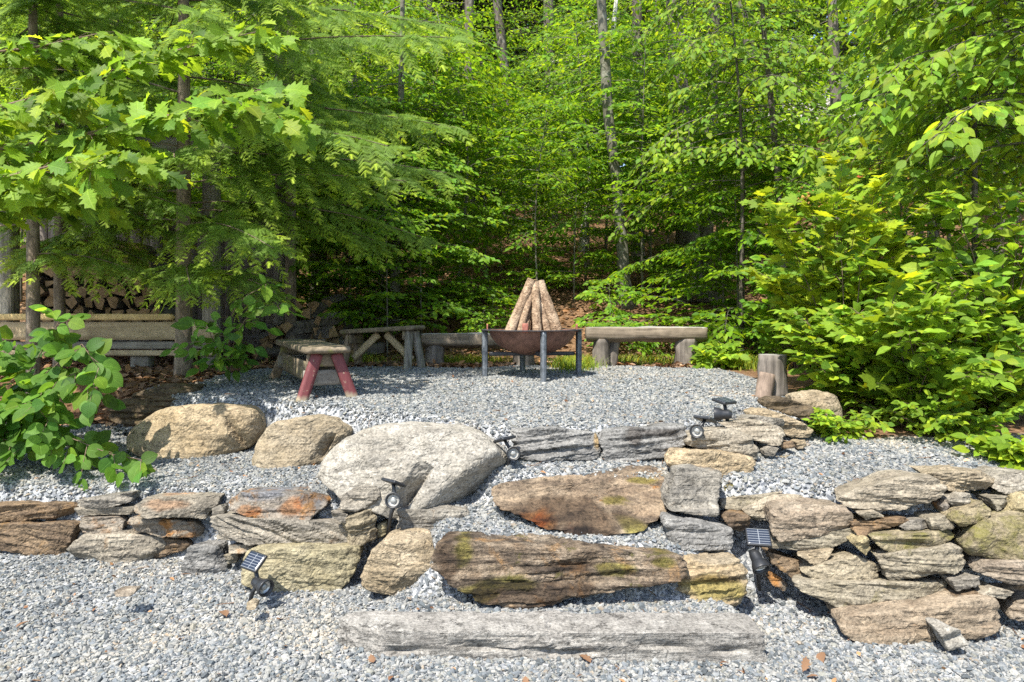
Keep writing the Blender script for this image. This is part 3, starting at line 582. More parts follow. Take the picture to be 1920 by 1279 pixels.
rock(3, [(285, 552), (330, 520), (565, 488), (400, 552), (330, 577)], 3.72, .22, 'olive', 'thin olive flake of stone between the two wall ends', name='wall_stone', group=G_R, p=20)
rock(3, [(378, 572), (520, 508), (642, 508), (662, 540), (500, 572), (450, 622), (400, 622)], 3.66, .3, 'pale', 'pale flat stone behind the reddish capstone of the right wall', group=G_R, lean=.4, p=20)
rock(3, [(300, 602), (350, 580), (402, 590), (422, 642), (380, 664), (340, 652)], 3.62, .2, 'brown', 'small brown stone behind the solar spotlight by the right wall', group=G_R)
rock(3, [(488, 815), (560, 858), (582, 890), (560, 918), (490, 872)], 3.5, .08, 'rust', 'small orange slab leaning at the left foot of the right wall', group=G_R, lean=.4)
# right wall
rock(3, [(490, 600), (500, 560), (560, 545), (812, 553), (838, 600), (828, 672), (680, 702), (530, 707), (495, 662)], 3.44, .34, 'red', 'reddish brown block capping the left end of the right wall', group=G_R, strata=.6, yaw=-.15, xtra=((-.3, -.8, .5, .84),))
rock(3, [(478, 722), (600, 708), (700, 688), (862, 658), (864, 690), (750, 732), (640, 752), (490, 742)], 3.43, .32, 'olive', 'thin olive slab under the reddish brown block', group=G_R, yaw=-.2)
rock(3, [(742, 540), (790, 508), (1000, 438), (1172, 428), (1248, 482), (1222, 532), (1050, 592), (950, 602), (860, 577)], 3.38, .36, 'pale', 'long pale slanting capstone in the middle of the right wall', group=G_R, p=20, lean=.35, yaw=-.25, strata=1.4)
rock(3, [(1128, 425), (1200, 408), (1400, 404), (1462, 450), (1430, 497), (1262, 502), (1180, 442)], 3.42, .32, 'tan', 'rusty tan capstone right of the long pale capstone', group=G_R, strata=1.2)
rock(3, [(1428, 482), (1460, 430), (1546, 408), (1660, 420), (1660, 500), (1480, 502)], 3.42, .32, 'pale', 'pale tan capstone at the right edge of the picture', group=G_R)
rock(3, [(856, 582), (940, 568), (992, 600), (900, 618)], 3.36, .2, 'pale', 'thin pale wedge under the left end of the long pale capstone', group=G_R)
rock(3, [(842, 622), (990, 618), (1052, 598), (1072, 612), (1000, 652), (900, 682), (848, 662)], 3.36, .26, 'brown', 'dark layered brown stone right of the reddish brown block', group=G_R, strata=1.8)
rock(3, [(1038, 642), (1080, 612), (1172, 608), (1168, 652), (1060, 658)], 3.33, .22, 'grey', 'grey wedge stone under the long pale capstone', group=G_R)
rock(3, [(1163, 602), (1240, 588), (1272, 640), (1172, 658)], 3.31, .2, 'olive', 'lumpy olive stone right of the grey wedge stone', group=G_R)
rock(3, [(1243, 540), (1320, 503), (1338, 550), (1272, 563)], 3.33, .2, 'pale', 'small white faced stone below the rusty tan capstone', group=G_R)
rock(3, [(1210, 560), (1240, 520), (1250, 570), (1230, 600)], 3.35, .15, 'rust', 'small orange stone left of the white faced stone', group=G_R)
rock(3, [(1233, 602), (1280, 568), (1390, 528), (1422, 560), (1392, 602), (1290, 637)], 3.29, .24, 'moss', 'mossy yellow stone under the white faced stone', group=G_R)
rock(3, [(1415, 520), (1490, 508), (1505, 560), (1440, 575)], 3.33, .22, 'olive', 'olive stone under the seam of the two right capstones', group=G_R)
rock(3, [(1486, 585), (1546, 508), (1640, 500), (1640, 605)], 3.3, .24, 'yellow', 'yellowish stone under the rightmost capstone', group=G_R)
rock(3, [(1295, 710), (1390, 620), (1500, 597), (1640, 600), (1640, 770), (1400, 784), (1330, 772)], 3.2, .34, 'moss', 'large moss covered boulder at the right end of the wall', group=G_R, p=16, strata=.3, yaw=-.2)
rock(3, [(1355, 845), (1420, 790), (1546, 773), (1640, 780), (1640, 875), (1500, 880)], 3.15, .3, 'red', 'reddish brown stone beneath the moss covered boulder', group=G_R, p=18)
rock(3, [(926, 702), (960, 678), (1270, 653), (1290, 690), (1200, 722), (1000, 742)], 3.28, .28, 'moss', 'long thin mossy slab in the middle of the right wall', group=G_R, strata=1.4)
rock(3, [(926, 762), (1050, 738), (1282, 716), (1335, 760), (1322, 824), (1000, 874), (978, 802)], 3.24, .32, 'olive', 'thick olive grey slab beneath the long thin mossy slab', group=G_R, strata=.9, yaw=-.15)
rock(3, [(838, 712), (900, 680), (934, 730), (900, 763)], 3.3, .2, 'yellow', 'small yellowish stone propped between the two slabs', group=G_R)
rock(3, [(618, 770), (770, 738), (742, 782), (680, 798)], 3.37, .2, 'tan', 'thin tan sliver under the olive slab', group=G_R)
rock(3, [(488, 742), (640, 790), (655, 870), (590, 850), (500, 790)], 3.46, .26, 'brown', 'dark brown shaded stone behind the solar spotlight', group=G_R)
rock(3, [(633, 842), (700, 798), (850, 758), (962, 798), (974, 852), (850, 884), (700, 884)], 3.33, .32, 'olive', 'pale olive pointed slab left of the thick olive grey slab', group=G_R, p=22, lean=.25)
rock(3, [(592, 882), (640, 866), (860, 900), (1180, 868), (1262, 880), (1264, 930), (1100, 964), (860, 999), (620, 912)], 3.26, .34, 'olive', 'long boat shaped slab overhanging the bottom stone', group=G_R, p=18, yaw=-.12, strata=1.1)
rock(3, [(1253, 862), (1380, 848), (1388, 885), (1272, 908)], 3.17, .2, 'grey', 'upper grey stone of the small trio under the moss boulder', group=G_R)
rock(3, [(1268, 932), (1372, 908), (1374, 970), (1290, 978)], 3.15, .2, 'brown', 'lower brown stone of the small trio above the bottom stone', group=G_R)
rock(3, [(1372, 932), (1430, 888), (1524, 910), (1482, 944)], 3.15, .2, 'pale', 'flat pale stone of the small trio on the right', group=G_R)
rock(3, [(1215, 960), (1255, 925), (1265, 975), (1235, 990)], 3.17, .14, 'red', 'tiny reddish stone left of the small trio', group=G_R)
rock(3, [(798, 1065), (840, 1020), (1100, 1008), (1400, 948), (1492, 958), (1514, 1020), (1492, 1104), (1320, 1130), (1000, 1146), (850, 1124)], 3.07, .4, 'red', 'big brown stone at the bottom of the right wall on the gravel', group=G_R, p=16, strata=.5, yaw=-.05)
rock(3, [(1193, 1065), (1225, 1055), (1302, 1072), (1314, 1152), (1240, 1160)], 2.98, .14, 'white', 'small whitish stone leaning against the big brown bottom stone', group=G_R)
rock(3, [(1503, 995), (1546, 950), (1640, 930), (1640, 1045), (1512, 1036)], 3.15, .3, 'red', 'brown stone cut off by the right edge at the wall foot', group=G_R)
rock(3, [(1400, 900), (1520, 880), (1620, 870), (1620, 960), (1500, 985)], 3.3, .2, 'brown', 'shadowed brown stone deep in the right end of the wall', group=G_R)
rock(4, [(-60, 620), (20, 570), (120, 500), (300, 432), (440, 440), (475, 475), (400, 560), (250, 640), (60, 690)], 5.45, .45, 'bark', 'dark mossy driftwood log lying at the foot of the hemlock', name='driftwood_log', p=12, strata=3.0, lean=.6, cat='log')
rock(1, [(575, 700), (600, 670), (705, 668), (690, 705), (640, 722), (590, 718)], 3.36, .07, 'red', 'flat pinkish stone chip on the lower gravel', name='stone_chip', lean=.7, facets=1)
rock(1, [(1262, 745), (1290, 728), (1328, 740), (1310, 780), (1270, 785)], 3.28, .06, 'tan', 'small tan pebble in front of the tilted solar spotlight', name='stone_chip', lean=.5, facets=1)

# ------------------------------------------------------------------ fire pit and its logs
def part(root, name, mat, *VF, smooth=True, c=None):
    mb = MB()
    for vf in VF: mb.add(*vf)
    return local(mb, root, name, mat, smooth)
fc = at(998, 700, 6.6); fc[2] = gz(fc[0], fc[1]); RIM = 1.345
pit = tag(empty('fire_pit', fc), 'rusty steel bowl fire pit on a blue grey iron stand, holding a tepee of logs', 'fire pit')
th = np.linspace(0, 2 * np.pi, 65)[:-1]
# bowl: spherical cap with thickness
def lathe(prof, n=64, c=(0, 0, 0)):
    prof = np.asarray(prof, float); t = np.linspace(0, 2 * np.pi, n, endpoint=False)
    V = np.stack([prof[:, 0][:, None] * np.cos(t), prof[:, 0][:, None] * np.sin(t), np.repeat(prof[:, 1][:, None], n, 1)], -1).reshape(-1, 3) + c
    i = np.arange(len(prof) - 1)[:, None] * n; j = np.arange(n)[None]; k = (j + 1) % n
    return V, np.stack([i + j, i + k, i + n + k, i + n + j], -1).reshape(-1, 4)
ph = np.linspace(0.02, 1, 14); bd = .235; br = .42
outer = [(br * math.sin(a * 1.45) / math.sin(1.45), RIM - bd + bd * (1 - math.cos(a * 1.45)) / (1 - math.cos(1.45))) for a in ph]
inner = [(x - .008, z + .006) for x, z in outer[::-1]]
part(pit, 'bowl', M['rustiron'], lathe(outer + [(br + .012, RIM + .001), (br + .012, RIM + .008)] + inner, 72, (fc[0], fc[1], 0)))
part(pit, 'rim_ring', M['darkiron'], lathe([(.43, RIM + .005), (.492, RIM + .005), (.492, RIM + .013), (.43, RIM + .013), (.43, RIM + .005)], 72, (fc[0], fc[1], 0)), smooth=False)
LA = [math.radians(a) for a in (-79, 8, 101, 187)]
for a in LA:
    p = fc + np.array([.46 * math.cos(a), .46 * math.sin(a), 0]); p[2] = gz(p[0], p[1]) - .03
    t = p.copy(); t[2] = RIM + .003
    V, F = board(.046, .04, t[2] - p[2], .03, 40, .0012, a); V = rot(V, 2, a + .35)
    part(pit, 'leg', M['iron'], (V + (p + t) / 2, F))
for k in (0, 1):
    a, b = LA[k], LA[k + 2]
    pa = np.array([fc[0] + .42 * math.cos(a), fc[1] + .42 * math.sin(a), 1.135 - .012 * k]); pb = np.array([fc[0] + .42 * math.cos(b), fc[1] + .42 * math.sin(b), 1.135 - .012 * k])
    part(pit, 'crossbar', M['darkiron'], beam(pa, pb, .03, .038, seed=k))
for a, h in ((-100, .085), (5, .075), (185, .075), (85, .08)):
    a = math.radians(a); V, F = board(.012, .055, h, .015, 30, .003, a); V = rot(V, 2, a)
    part(pit, 'pot_tab', M['rusttab'], (V + (fc[0] + .435 * math.cos(a), fc[1] + .435 * math.sin(a), RIM + h / 2 - .01), F))
def log_tube(a, b, r, seed, n=14, wob=.16, seg=12):
    a, b = np.asarray(a, float), np.asarray(b, float); t = np.linspace(0, 1, seg)[:, None]; P = a + (b - a) * t
    L = np.linalg.norm(b - a); P = P + .02 * L * np.stack([fbm(np.stack([t[:, 0] * 2 + seed * 3.3, 0 * t[:, 0], 0 * t[:, 0]], 1), 2), fbm(np.stack([t[:, 0] * 2, 0 * t[:, 0] + seed * 2.1, 0 * t[:, 0]], 1), 2), 0 * t[:, 0]], 1)
    return tube(P, np.linspace(r, r * .93, seg), n, wob, seed, cap=False), (P[0], P[-1], P[1] - P[0], r)
def end_disc(c, axis, r, n=14, seed=0, dome=.004):
    axis = nrm(np.asarray(axis, float)); ref = np.array([0, 0, 1.]) if abs(axis[2]) < .8 else np.array([1., 0, 0])
    A = nrm(np.cross(axis, ref)); B = np.cross(axis, A); t = np.linspace(0, 2 * np.pi, n, endpoint=False)
    rr = r * (1 + .06 * np.sin(3 * t + seed)); ring = c + rr[:, None] * (np.cos(t)[:, None] * A + np.sin(t)[:, None] * B)
    V = np.vstack([ring, c + axis * dome]); j = np.arange(n); k = (j + 1) % n
    return V, np.stack([j, k, np.full(n, n)], 1)
APEX = np.array([fc[0] + .01, fc[1], 1.80])
def pitlog(x0, y0, x1, y1, z1, r, label, s):
    b = np.array([fc[0] + x0, fc[1] + y0, RIM - .05 - .0 * s]); t = np.array([fc[0] + x1, fc[1] + y1, z1])
    root = tag(empty('log', b), label, 'log', 'logs of the tepee in the fire pit')
    (tv, ends) = log_tube(b, t, r, s, 16, .18)
    part(root, 'log_bark', M['spruce'], tv)
    part(root, 'log_end', M['endgrain'], end_disc(t + (t - b) * .004, t - b, r * .93, 16, s)); part(root, 'log_end', M['endgrain'], end_disc(b, b - t, r, 16, s + 1))
pitlog(-.235, -.10, -.004, -.04, 1.835, 0.0522, 'left leaning log at the front of the fire pit tepee', 1)
pitlog(.25, -.06, .062, .0, 1.82, 0.0576, 'right leaning log of the fire pit tepee, with a split yellow top', 2)
pitlog(.04, -.20, .028, -.03, 1.81, 0.0423, 'middle upright log facing the viewer in the fire pit tepee', 3)
pitlog(-.09, -.13, .0, .02, 1.74, 0.0387, 'thin log between the left leaning and middle logs of the tepee', 4)
pitlog(-.20, .12, -.05, .05, 1.72, 0.0450, 'log hidden behind the left leaning log of the tepee', 5)
pitlog(.14, .14, .035, .06, 1.82, 0.0450, 'back log showing in the gap right of the middle log', 6)
pitlog(.0, .18, .01, .09, 1.84, 0.0405, 'rear log whose top peeks out at the tip of the tepee', 7)

pitlog(-.13, -.16, -.015, -.05, 1.70, .034, 'thin stick beside the left leaning log of the tepee', 8)
pitlog(.15, -.13, .055, -.02, 1.66, .036, 'short stick in the gap between the middle and right logs', 9)

# ------------------------------------------------------------------ benches
def half_log(a, b, r, hgt, seed, tilt=0.0):
    """half-round seat log from a to b, flat side up"""
    a, b = np.asarray(a, float), np.asarray(b, float); L = np.linalg.norm(b - a); x = nrm(b - a); y = nrm(np.cross([0, 0, 1.], x)); z = np.cross(x, y)
    pl = [(1, 0, 0, L / 2), (-1, 0, 0, L / 2), (0, 0, 1, hgt * .42)] + [(0, math.sin(t), -math.cos(t), r * (.75 if abs(t) < .7 else 1)) for t in np.linspace(-1.7, 1.7, 9)]
    V, F, D = polytope((L / 2, r, hgt / 2), pl, .012, 22)
    V = V + D * (-.016 * np.abs(fbm(np.stack([V[:, 0] * 2, V[:, 1] * 16, V[:, 2] * 16], 1) + seed * 5.5, 3)) + .030 * fbm(V * 4 + seed, 2))[:, None]
    W = (a + b) / 2 + V[:, :1] * x + V[:, 1:2] * y + V[:, 2:] * z
    cen = V[F].mean(1); top = nrm(np.cross(V[F[:, 1]] - V[F[:, 0]], V[F[:, 2]] - V[F[:, 0]]))[:, 2]
    return W, F
def stump(c, r, h, seed, lean=(0, 0), n=22):
    t = np.linspace(0, 1, 8)[:, None]; P = np.asarray(c, float) + t * np.array([lean[0], lean[1], h])
    rr = r * (1.12 - .2 * t[:, 0] + .08 * t[:, 0] ** 2); V, F, T = tube(P, rr, n * 2, .22, seed, cap=True); k_ = np.hypot(*(V[:, :2] - np.asarray(c)[:2]).T)[:, None] + 1e-6; V[:, :2] += (V[:, :2] - np.asarray(c)[:2]) / k_ * (-.10 * r * np.abs(fbm(np.stack([V[:, 0] * 24, V[:, 1] * 24, V[:, 2] * 1.5 + seed], 1), 2)))[:, None] * (k_ > .3 * r); return V, F, T
def two_mats(o, m2, test):
    o.data.materials.append(m2); me = o.data
    n = np.zeros(len(me.polygons) * 3, np.float32); me.polygons.foreach_get("normal", n); n = n.reshape(-1, 3)
    me.polygons.foreach_set("material_index", test(n).astype(np.int32))
def log_bench(px0, px1, ytop, d, stumps, label, r=.13, seed=0, dy=0.0):
    a = at(px0, ytop, d); b = at(px1, ytop, d + dy); h = .195
    root = tag(empty('log_bench', ((a[0] + b[0]) / 2, d, gz((a[0] + b[0]) / 2, d))), label, 'bench')
    a[2] -= h * .42; b[2] -= h * .42
    o = part(root, 'seat', M['logbark'], half_log(a, b, r, h, seed)); two_mats(o, M['logwood'], lambda n: n[:, 2] > .55)
    for (px, rr, s, ln, dd) in stumps:
        p = at(px, ytop, d + dd); g = gz(p[0], p[1]) - .03
        o = part(root, 'leg', M['stump'], stump((p[0], p[1], g), rr, a[2] - h * .45 - g + .035, s, ln)); two_mats(o, M['endgrain'], lambda n: n[:, 2] > .9)
    return root
log_bench(1098, 1322, 613, 7.9, ((1286, .128, 3, (0, 0), 0), (1126, .095, 4, (.01, 0), -.02), (1146, .06, 5, (.05, 0), .03)), 'half log bench on two stump legs, right of the fire pit', seed=1)
log_bench(790, 1010, 625, 8.0, ((815, .115, 6, (0, 0), 0), (982, .12, 7, (0, 0), -.05)), 'half log bench partly hidden behind the fire pit', seed=2)

def trestle_bench(F0, F1, ztop0, ztop1, w, legw, legmat_front, label, brace=False, seed=0, splay=.16):
    """plank seat from F1 (far end) to F0 (near end); splayed board legs at each end"""
    a = np.array([F0[0], F0[1], ztop0]); b = np.array([F1[0], F1[1], ztop1]); x = nrm((b - a) * (1, 1, 0)); y = np.array([-x[1], x[0], 0])
    root = tag(empty('plank_bench', (*((a + b) / 2)[:2], gz(*((a + b) / 2)[:2]))), label, 'bench')
    t = .05
    part(root, 'seat', M['mosswood'], beam(a - (0, 0, t / 2) - x * .06, b - (0, 0, t / 2) + x * .06, w, t, .02, 24, .006, seed))
    ends = []
    for e, (c, inn) in enumerate(((a, x), (b, -x))):
        base = c + inn * .03
        for sgn in (-1, 1):
            top = base + y * sgn * w * .2 - (0, 0, t); foot = base + y * sgn * (w * .30 + splay * .6) - inn * .035; foot[2] = gz(foot[0], foot[1]) - .02
            o = part(root, 'leg', legmat_front if e == 0 else M['legwood'], beam(foot, top, legw, .045, .025, 30, .002, seed + e + sgn, up=x))
            if e == 0:                                    # local origin at the foot so that worn paint follows the foot
                off = Vector(foot - wloc(root)); o.data.transform(__import__('mathutils').Matrix.Translation(-off)); o.location = off
        m = base - (0, 0, t + .055)
        part(root, 'apron', M['mosswood'], beam(m - y * w * .42 + inn * .035, m + y * w * .42 + inn * .035, .09 if False else .03, .10, .025, 30, .003, seed + 5))
        ends.append(base)
    mid = (ends[0] + ends[1]) / 2
    if brace:
        for e in ends:
            q = e.copy(); q[2] = gz(e[0], e[1]) + .10; tp = mid + (e - mid) * .12 - (0, 0, t + .02)
            part(root, 'brace', M['tanboard'], beam(q, tp, .035, .075, .03, 30, .002, seed + 8, up=(0, 0, 1)))
    else:
        for sgn in (-1, 1):
            p = ends[0] + y * sgn * w * .34; q = ends[1] + y * sgn * w * .34; p[2] -= .2; q[2] -= .2
            part(root, 'side_panel', M['mosswood'], beam(p, q, .025, .16, .03, 30, .003, seed + 3))
        for e, inn in zip(ends, (x, -x)):
            g = gz(e[0], e[1]); m = e + inn * .05; m[2] = g + .16
            part(root, 'stretcher', M['greywood'], beam(m - y * .17, m + y * .17, .028, .12, .03, 30, .003, seed + 4))
    return root
p0 = at(614, 655, 5.28); p1 = at(550, 632, 6.35)
trestle_bench((p0[0], 5.28), (p1[0] - .03, 6.5), 1.25, 1.265, .35, .085, M['redpaint'], 'mossy plank bench with peeling red front legs', seed=1)
p0 = at(778, 612, 7.45); p1 = at(640, 620, 7.3)
trestle_bench((p0[0], 7.42), (p1[0], 7.75), 1.385, 1.33, .30, .10, M['greywood_z'], 'weathered plank bench with diagonal braces, left of the fire pit', brace=True, seed=2, splay=.10)
# stump seat on the right
c = at(1450, 722, 5.35); c[2] = gz(c[0], c[1]) - .02
root = tag(empty('stump_seat', c), 'silvery stump seat with a split log leaning on it, beside the right hand bush', 'stump')
o = part(root, 'stump', M['stump'], stump(c + (.02, .08, 0), .108, .35, 9)); two_mats(o, M['logwood'], lambda n: n[:, 2] > .9)
root = tag(empty('split_log', c), 'upright split log leaning against the silvery stump seat', 'log')
part(root, 'log_body', M['splitwood'], stump(c + (-.11, -.06, 0), .062, .21, 10, (.05, .02), 9))

# ------------------------------------------------------------------ solar spotlights
def basis(d, up=(0, 0, 1)):
    d = nrm(np.asarray(d, float)); x = nrm(np.cross(up, d)); y = np.cross(d, x); return np.stack([x, y, d], 1)
def spot(head, hd, panel, pn, foot, label, dh=3.6, s=1.0, pw=.125, ph_=.105, pup=(0, 0, 1)):
    head, panel, foot = (np.asarray(v, float) for v in (head, panel, foot))
    root = tag(empty('solar_spotlight', foot), label, 'spotlight', 'black solar spotlights among the stones')
    B = basis(hd)
    prof = np.array([(.004, -.055), (.024, -.053), (.030, -.03), (.031, .0), (.036, .012), (.043, .03), (.047, .052), (.047, .058), (.040, .058), (.036, .040)]) * s
    def put(vf): V, F = vf; return V @ B.T + head, F
    part(root, 'lamp_head', M['plastic'], put(lathe(prof, 32)))
    ring = np.array([(.0005, .030), (.020, .029), (.036, .036), (.037, .040)]) * s
    o = part(root, 'lens', M['reflector'], put(lathe(ring[::-1], 28))); 
    gl = np.array([(.0005, .047), (.013, .046), (.019, .040), (.019, .031)]) * s
    part(o, 'bulb_cover', M['lens'], put(lathe(gl[::-1], 20)))
    P = basis(pn, pup); V, F = board(pw * s, ph_ * s, .016 * s, .008, 40, 0)
    pm = MB().add(V @ P.T, F); o = pm.obj('solar_panel', M['plastic'], root); o.location = Vector(panel - foot)
    o2 = bpy.data.objects.new('solar_cell_sheet', None)
    V2, F2 = board(pw * .9 * s, ph_ * .88 * s, .002, .01, 60, 0); cmb = MB().add(V2, F2); bpy.data.objects.remove(o2)
    o2 = cmb.obj('solar_cell_sheet', M['cell'], o); o2.location = Vector(P[:, 2] * .0095 * s)
    from mathutils import Matrix
    o2.rotation_euler = Matrix(P.tolist()).to_euler()
    back = head - B[:, 2] * .02 * s
    part(root, 'panel_arm', M['plastic'], tube(np.linspace(panel - P[:, 2] * .006, back, 5), .0115 * s, 10))
    part(root, 'stake', M['plastic'], tube(np.array([back, back * .5 + foot * .5 + (0, .0, -.005), foot + (0, 0, -.06)]), np.array([.015, .012, .010]) * s, 10))
    return root
spot(at(488, 1096, 3.42), (.75, -.55, -.12), at(476, 1053, 3.47), (-.28, -.62, .74), at(464, 1122, 3.44), 'solar spotlight with its tilted panel showing cells, on the lower gravel at left', s=0.92, pup=(.25, .3, 1))
spot(at(740, 938, 3.70), (-.05, -.9, .22), at(738, 905, 3.74), (.28, .35, .9), at(726, 985, 3.74), 'solar spotlight on a stake in front of the huge pale boulder', s=0.89)
spot(at(961, 849, 4.02), (.12, -.95, .1), at(946, 824, 4.06), (-.25, .25, .93), at(950, 868, 4.06), 'solar spotlight at the right tip of the huge pale boulder', s=0.88)
spot(at(1308, 807, 4.06), (-.35, -.9, .06), at(1322, 786, 4.10), (.25, .25, .95), at(1330, 820, 4.15), 'lower of the two solar spotlights at the upper end of the right edging stack', s=0.89)
spot(at(1356, 777, 4.26), (-.9, .25, -.02), at(1358, 752, 4.30), (.1, -.15, .95), at(1366, 800, 4.34), 'upper of the two solar spotlights at the end of the right edging stack', s=0.96)
spot(at(1420, 1050, 3.44), (.15, -.75, -.62), at(1422, 1008, 3.48), (-.12, -.62, .8), at(1424, 1085, 3.52), 'solar spotlight standing at the left end of the right wall', s=0.96)

# ------------------------------------------------------------------ wood shed, firewood, cabin
SD = 7.3; sg = .84; xl, xr = -6.6, at(412, 600, SD)[0]
shed = tag(empty('wood_shed', ((xl + xr) / 2, SD, sg)), 'open grey board wood shed in the shade behind the hemlock', 'shed')
for px, dd in ((390, 0), (5, .02)):
    b = at(px, 600, SD + dd); part(shed, 'post', M['greywood_z'], beam((b[0], b[1] + .09, sg - .1), (b[0], b[1] + .09, 3.28), .145, .14, .05, 40, .003, px))
for y in (7.3 + 2.2,):
    for x in (xr - .1, xr - 1.8, xl + .3): part(shed, 'post', M['greywood_z'], beam((x, y, sg - .1), (x, y, 3.0), .14, .14, .06, 40, .003, x))
def rail(y0, y1, px1, mat, dd, s, px0=-260):
    z0, z1 = at(0, y1, SD)[2], at(0, y0, SD)[2]; b = at(px1, 600, SD)[0]; a = at(px0, 600, SD)[0]
    part(shed, 'board', M[mat], beam((a, SD + dd, (z0 + z1) / 2), (b, SD + dd, (z0 + z1) / 2), .045, z1 - z0 - .006, .05, 40, .003, s))
rail(588, 601, 331, 'yellowboard', -.04, 1); rail(603, 638, 410, 'tanboard', 0, 2); rail(640, 655, 404, 'greywood', .03, 3); rail(656, 667, 408, 'tanboard', -.03, 4); rail(691, 705, 422, 'tanboard', -.05, 5, 222)
for pxa, pxb in ((242, 277), (380, 408)):
    a = at(pxa, 667, SD); b = at(pxb, 692, SD); part(shed, 'block', M['greywood_z'], (board(b[0] - a[0], .12, a[2] - b[2] - .01, .03, 40, .003, pxa)[0] + ((a + b) / 2 + (0, .08, 0)), board(b[0] - a[0], .12, a[2] - b[2] - .01, .03, 40, .003, pxa)[1]))
mb = MB()
for k, x in enumerate(np.arange(xl, xr + .05, .19)): mb.add(*(lambda vf: (vf[0] + (x, SD + 2.28, 1.85), vf[1]))(board(.18, .03, 2.3, .08, 40, .003, k)))
local(mb, shed, 'back_wall', M['shedwall'])
# corrugated roof rising to the back, fascia and a thin red drip edge
n = 220; xx = np.linspace(xl - .4, xr + .45, n); cor = .018 * np.sin(xx * 2 * np.pi / .11)
ya, yb, za, zb = SD - .55, SD + 2.6, 3.30, 4.15
V = np.concatenate([np.stack([xx, np.full(n, ya), za + cor], 1), np.stack([xx, np.full(n, yb), zb + cor], 1), np.stack([xx, np.full(n, ya), za + cor - .006], 1), np.stack([xx, np.full(n, yb), zb + cor - .006], 1)]); i = np.arange(n - 1)
Fq = np.concatenate([np.stack([i, i + 1, n + i + 1, n + i], 1), np.stack([2 * n + i, 3 * n + i, 3 * n + i + 1, 2 * n + i + 1], 1), np.stack([i, 2 * n + i, 2 * n + i + 1, i + 1], 1)])
part(shed, 'roof', M['roofmetal'], (V, Fq), smooth=False)
part(shed, 'fascia', M['greywood'], beam((xl - .4, ya + .03, 3.19), (xr + .4, ya + .03, 3.19), .03, .17, .06, 40, .003, 4)); part(shed, 'drip_edge', M['rusttab'], beam((xl - .4, ya - .002, 3.287), (xr + .42, ya - .002, 3.287), .03, .022, .06, 40, .001, 5))
for x in (xr - .02, xr - 2.0): part(shed, 'rafter', M['shedwall'], beam((x, SD - .1, 3.26), (x, SD + 2.5, 3.96), .06, .12, .08, 40, .002, x))

def wood_proto(seed, r, L, nseg):
    """split firewood: a wedge-shaped prism along Y with pale cut ends (child 'cut_end')"""
    rg = np.random.default_rng(500 + seed); a = np.sort(rg.uniform(0, 2 * np.pi, nseg) * .25 + np.linspace(0, 2 * np.pi, nseg, endpoint=False)); rr = r * rg.uniform(.75, 1.15, nseg)
    ring = np.stack([rr * np.cos(a), 0 * a, rr * np.sin(a)], 1); k = 5
    V = np.concatenate([ring * (1 + .06 * rg.normal(size=(nseg, 1))) + (0, y, 0) for y in np.linspace(0, L, k)])
    i = np.arange(k - 1)[:, None] * nseg; j = np.arange(nseg)[None]; kk = (j + 1) % nseg
    F = np.stack([i + j, i + kk, i + nseg + kk, i + nseg + j], -1).reshape(-1, 4)
    Ve = np.concatenate([ring + (0, -.003, 0), [[0, -.007, 0]]]); Fe = np.stack([np.arange(nseg), np.full(nseg, nseg), (np.arange(nseg) + 1) % nseg], 1)[:, ::-1]
    return (V, F), (Ve, Fe)
woods = []
for s in range(6):
    b, e = wood_proto(s, (.085, .075, .095, .08, .07, .09)[s], .42, (4, 6, 3, 7, 5, 8)[s])
    woods.append((MB().add(*b).mesh('firewood_bark', M['stump'], False), MB().add(*e).mesh('firewood_end', M['endgrain'], False)))
def firewood(p, s, ang, tilt, label, group, yaw=0.0):
    o = bpy.data.objects.new('firewood_log', woods[s][0]); COL.objects.link(o); o.location = p; o.rotation_euler = (tilt, ang, yaw)
    e = bpy.data.objects.new('cut_end', woods[s][1]); COL.objects.link(e); e.parent = o
    return tag(o, label, 'firewood', group)
rg = np.random.default_rng(21); zb = sg + .35
for row in range(9):
    for k in range(14):
        x = at(60, 500, 8.2)[0] + k * .155 + (row % 2) * .075; 
        if x > -4.0 - .06 * row: continue
        firewood((x + rg.normal() * .012, 8.15 + rg.uniform(-.06, .06), zb + .07 + row * .128 + rg.normal() * .01), int(rg.integers(6)), rg.uniform(0, 6.28), 0, 'split firewood log stacked with its cut end showing inside the wood shed', 'firewood stacked in the wood shed')
part(shed, 'wood_rack', M['shedwall'], beam((-6.0, 8.35, zb - .05), (-3.9, 8.35, zb - .05), .5, .06, .08, 40, .003, 3))
for k in range(70):
    lay = 0
    u = rg.uniform(-1, 1); h = (1 - abs(u) ** 1.6) * rg.uniform(0, 1)
    x = at(585, 600, 9.0)[0] + u * .62; y = 9.0 + rg.uniform(-.25, .25); z = gz(x, y) + .05 + h * .72
    firewood((x, y - .2, z), int(rg.integers(6)), rg.uniform(0, 6.28), rg.normal() * .18, 'dark weathered log tumbled on the shaded woodpile behind the benches', 'logs of the shaded woodpile behind the benches', rg.normal() * .5)

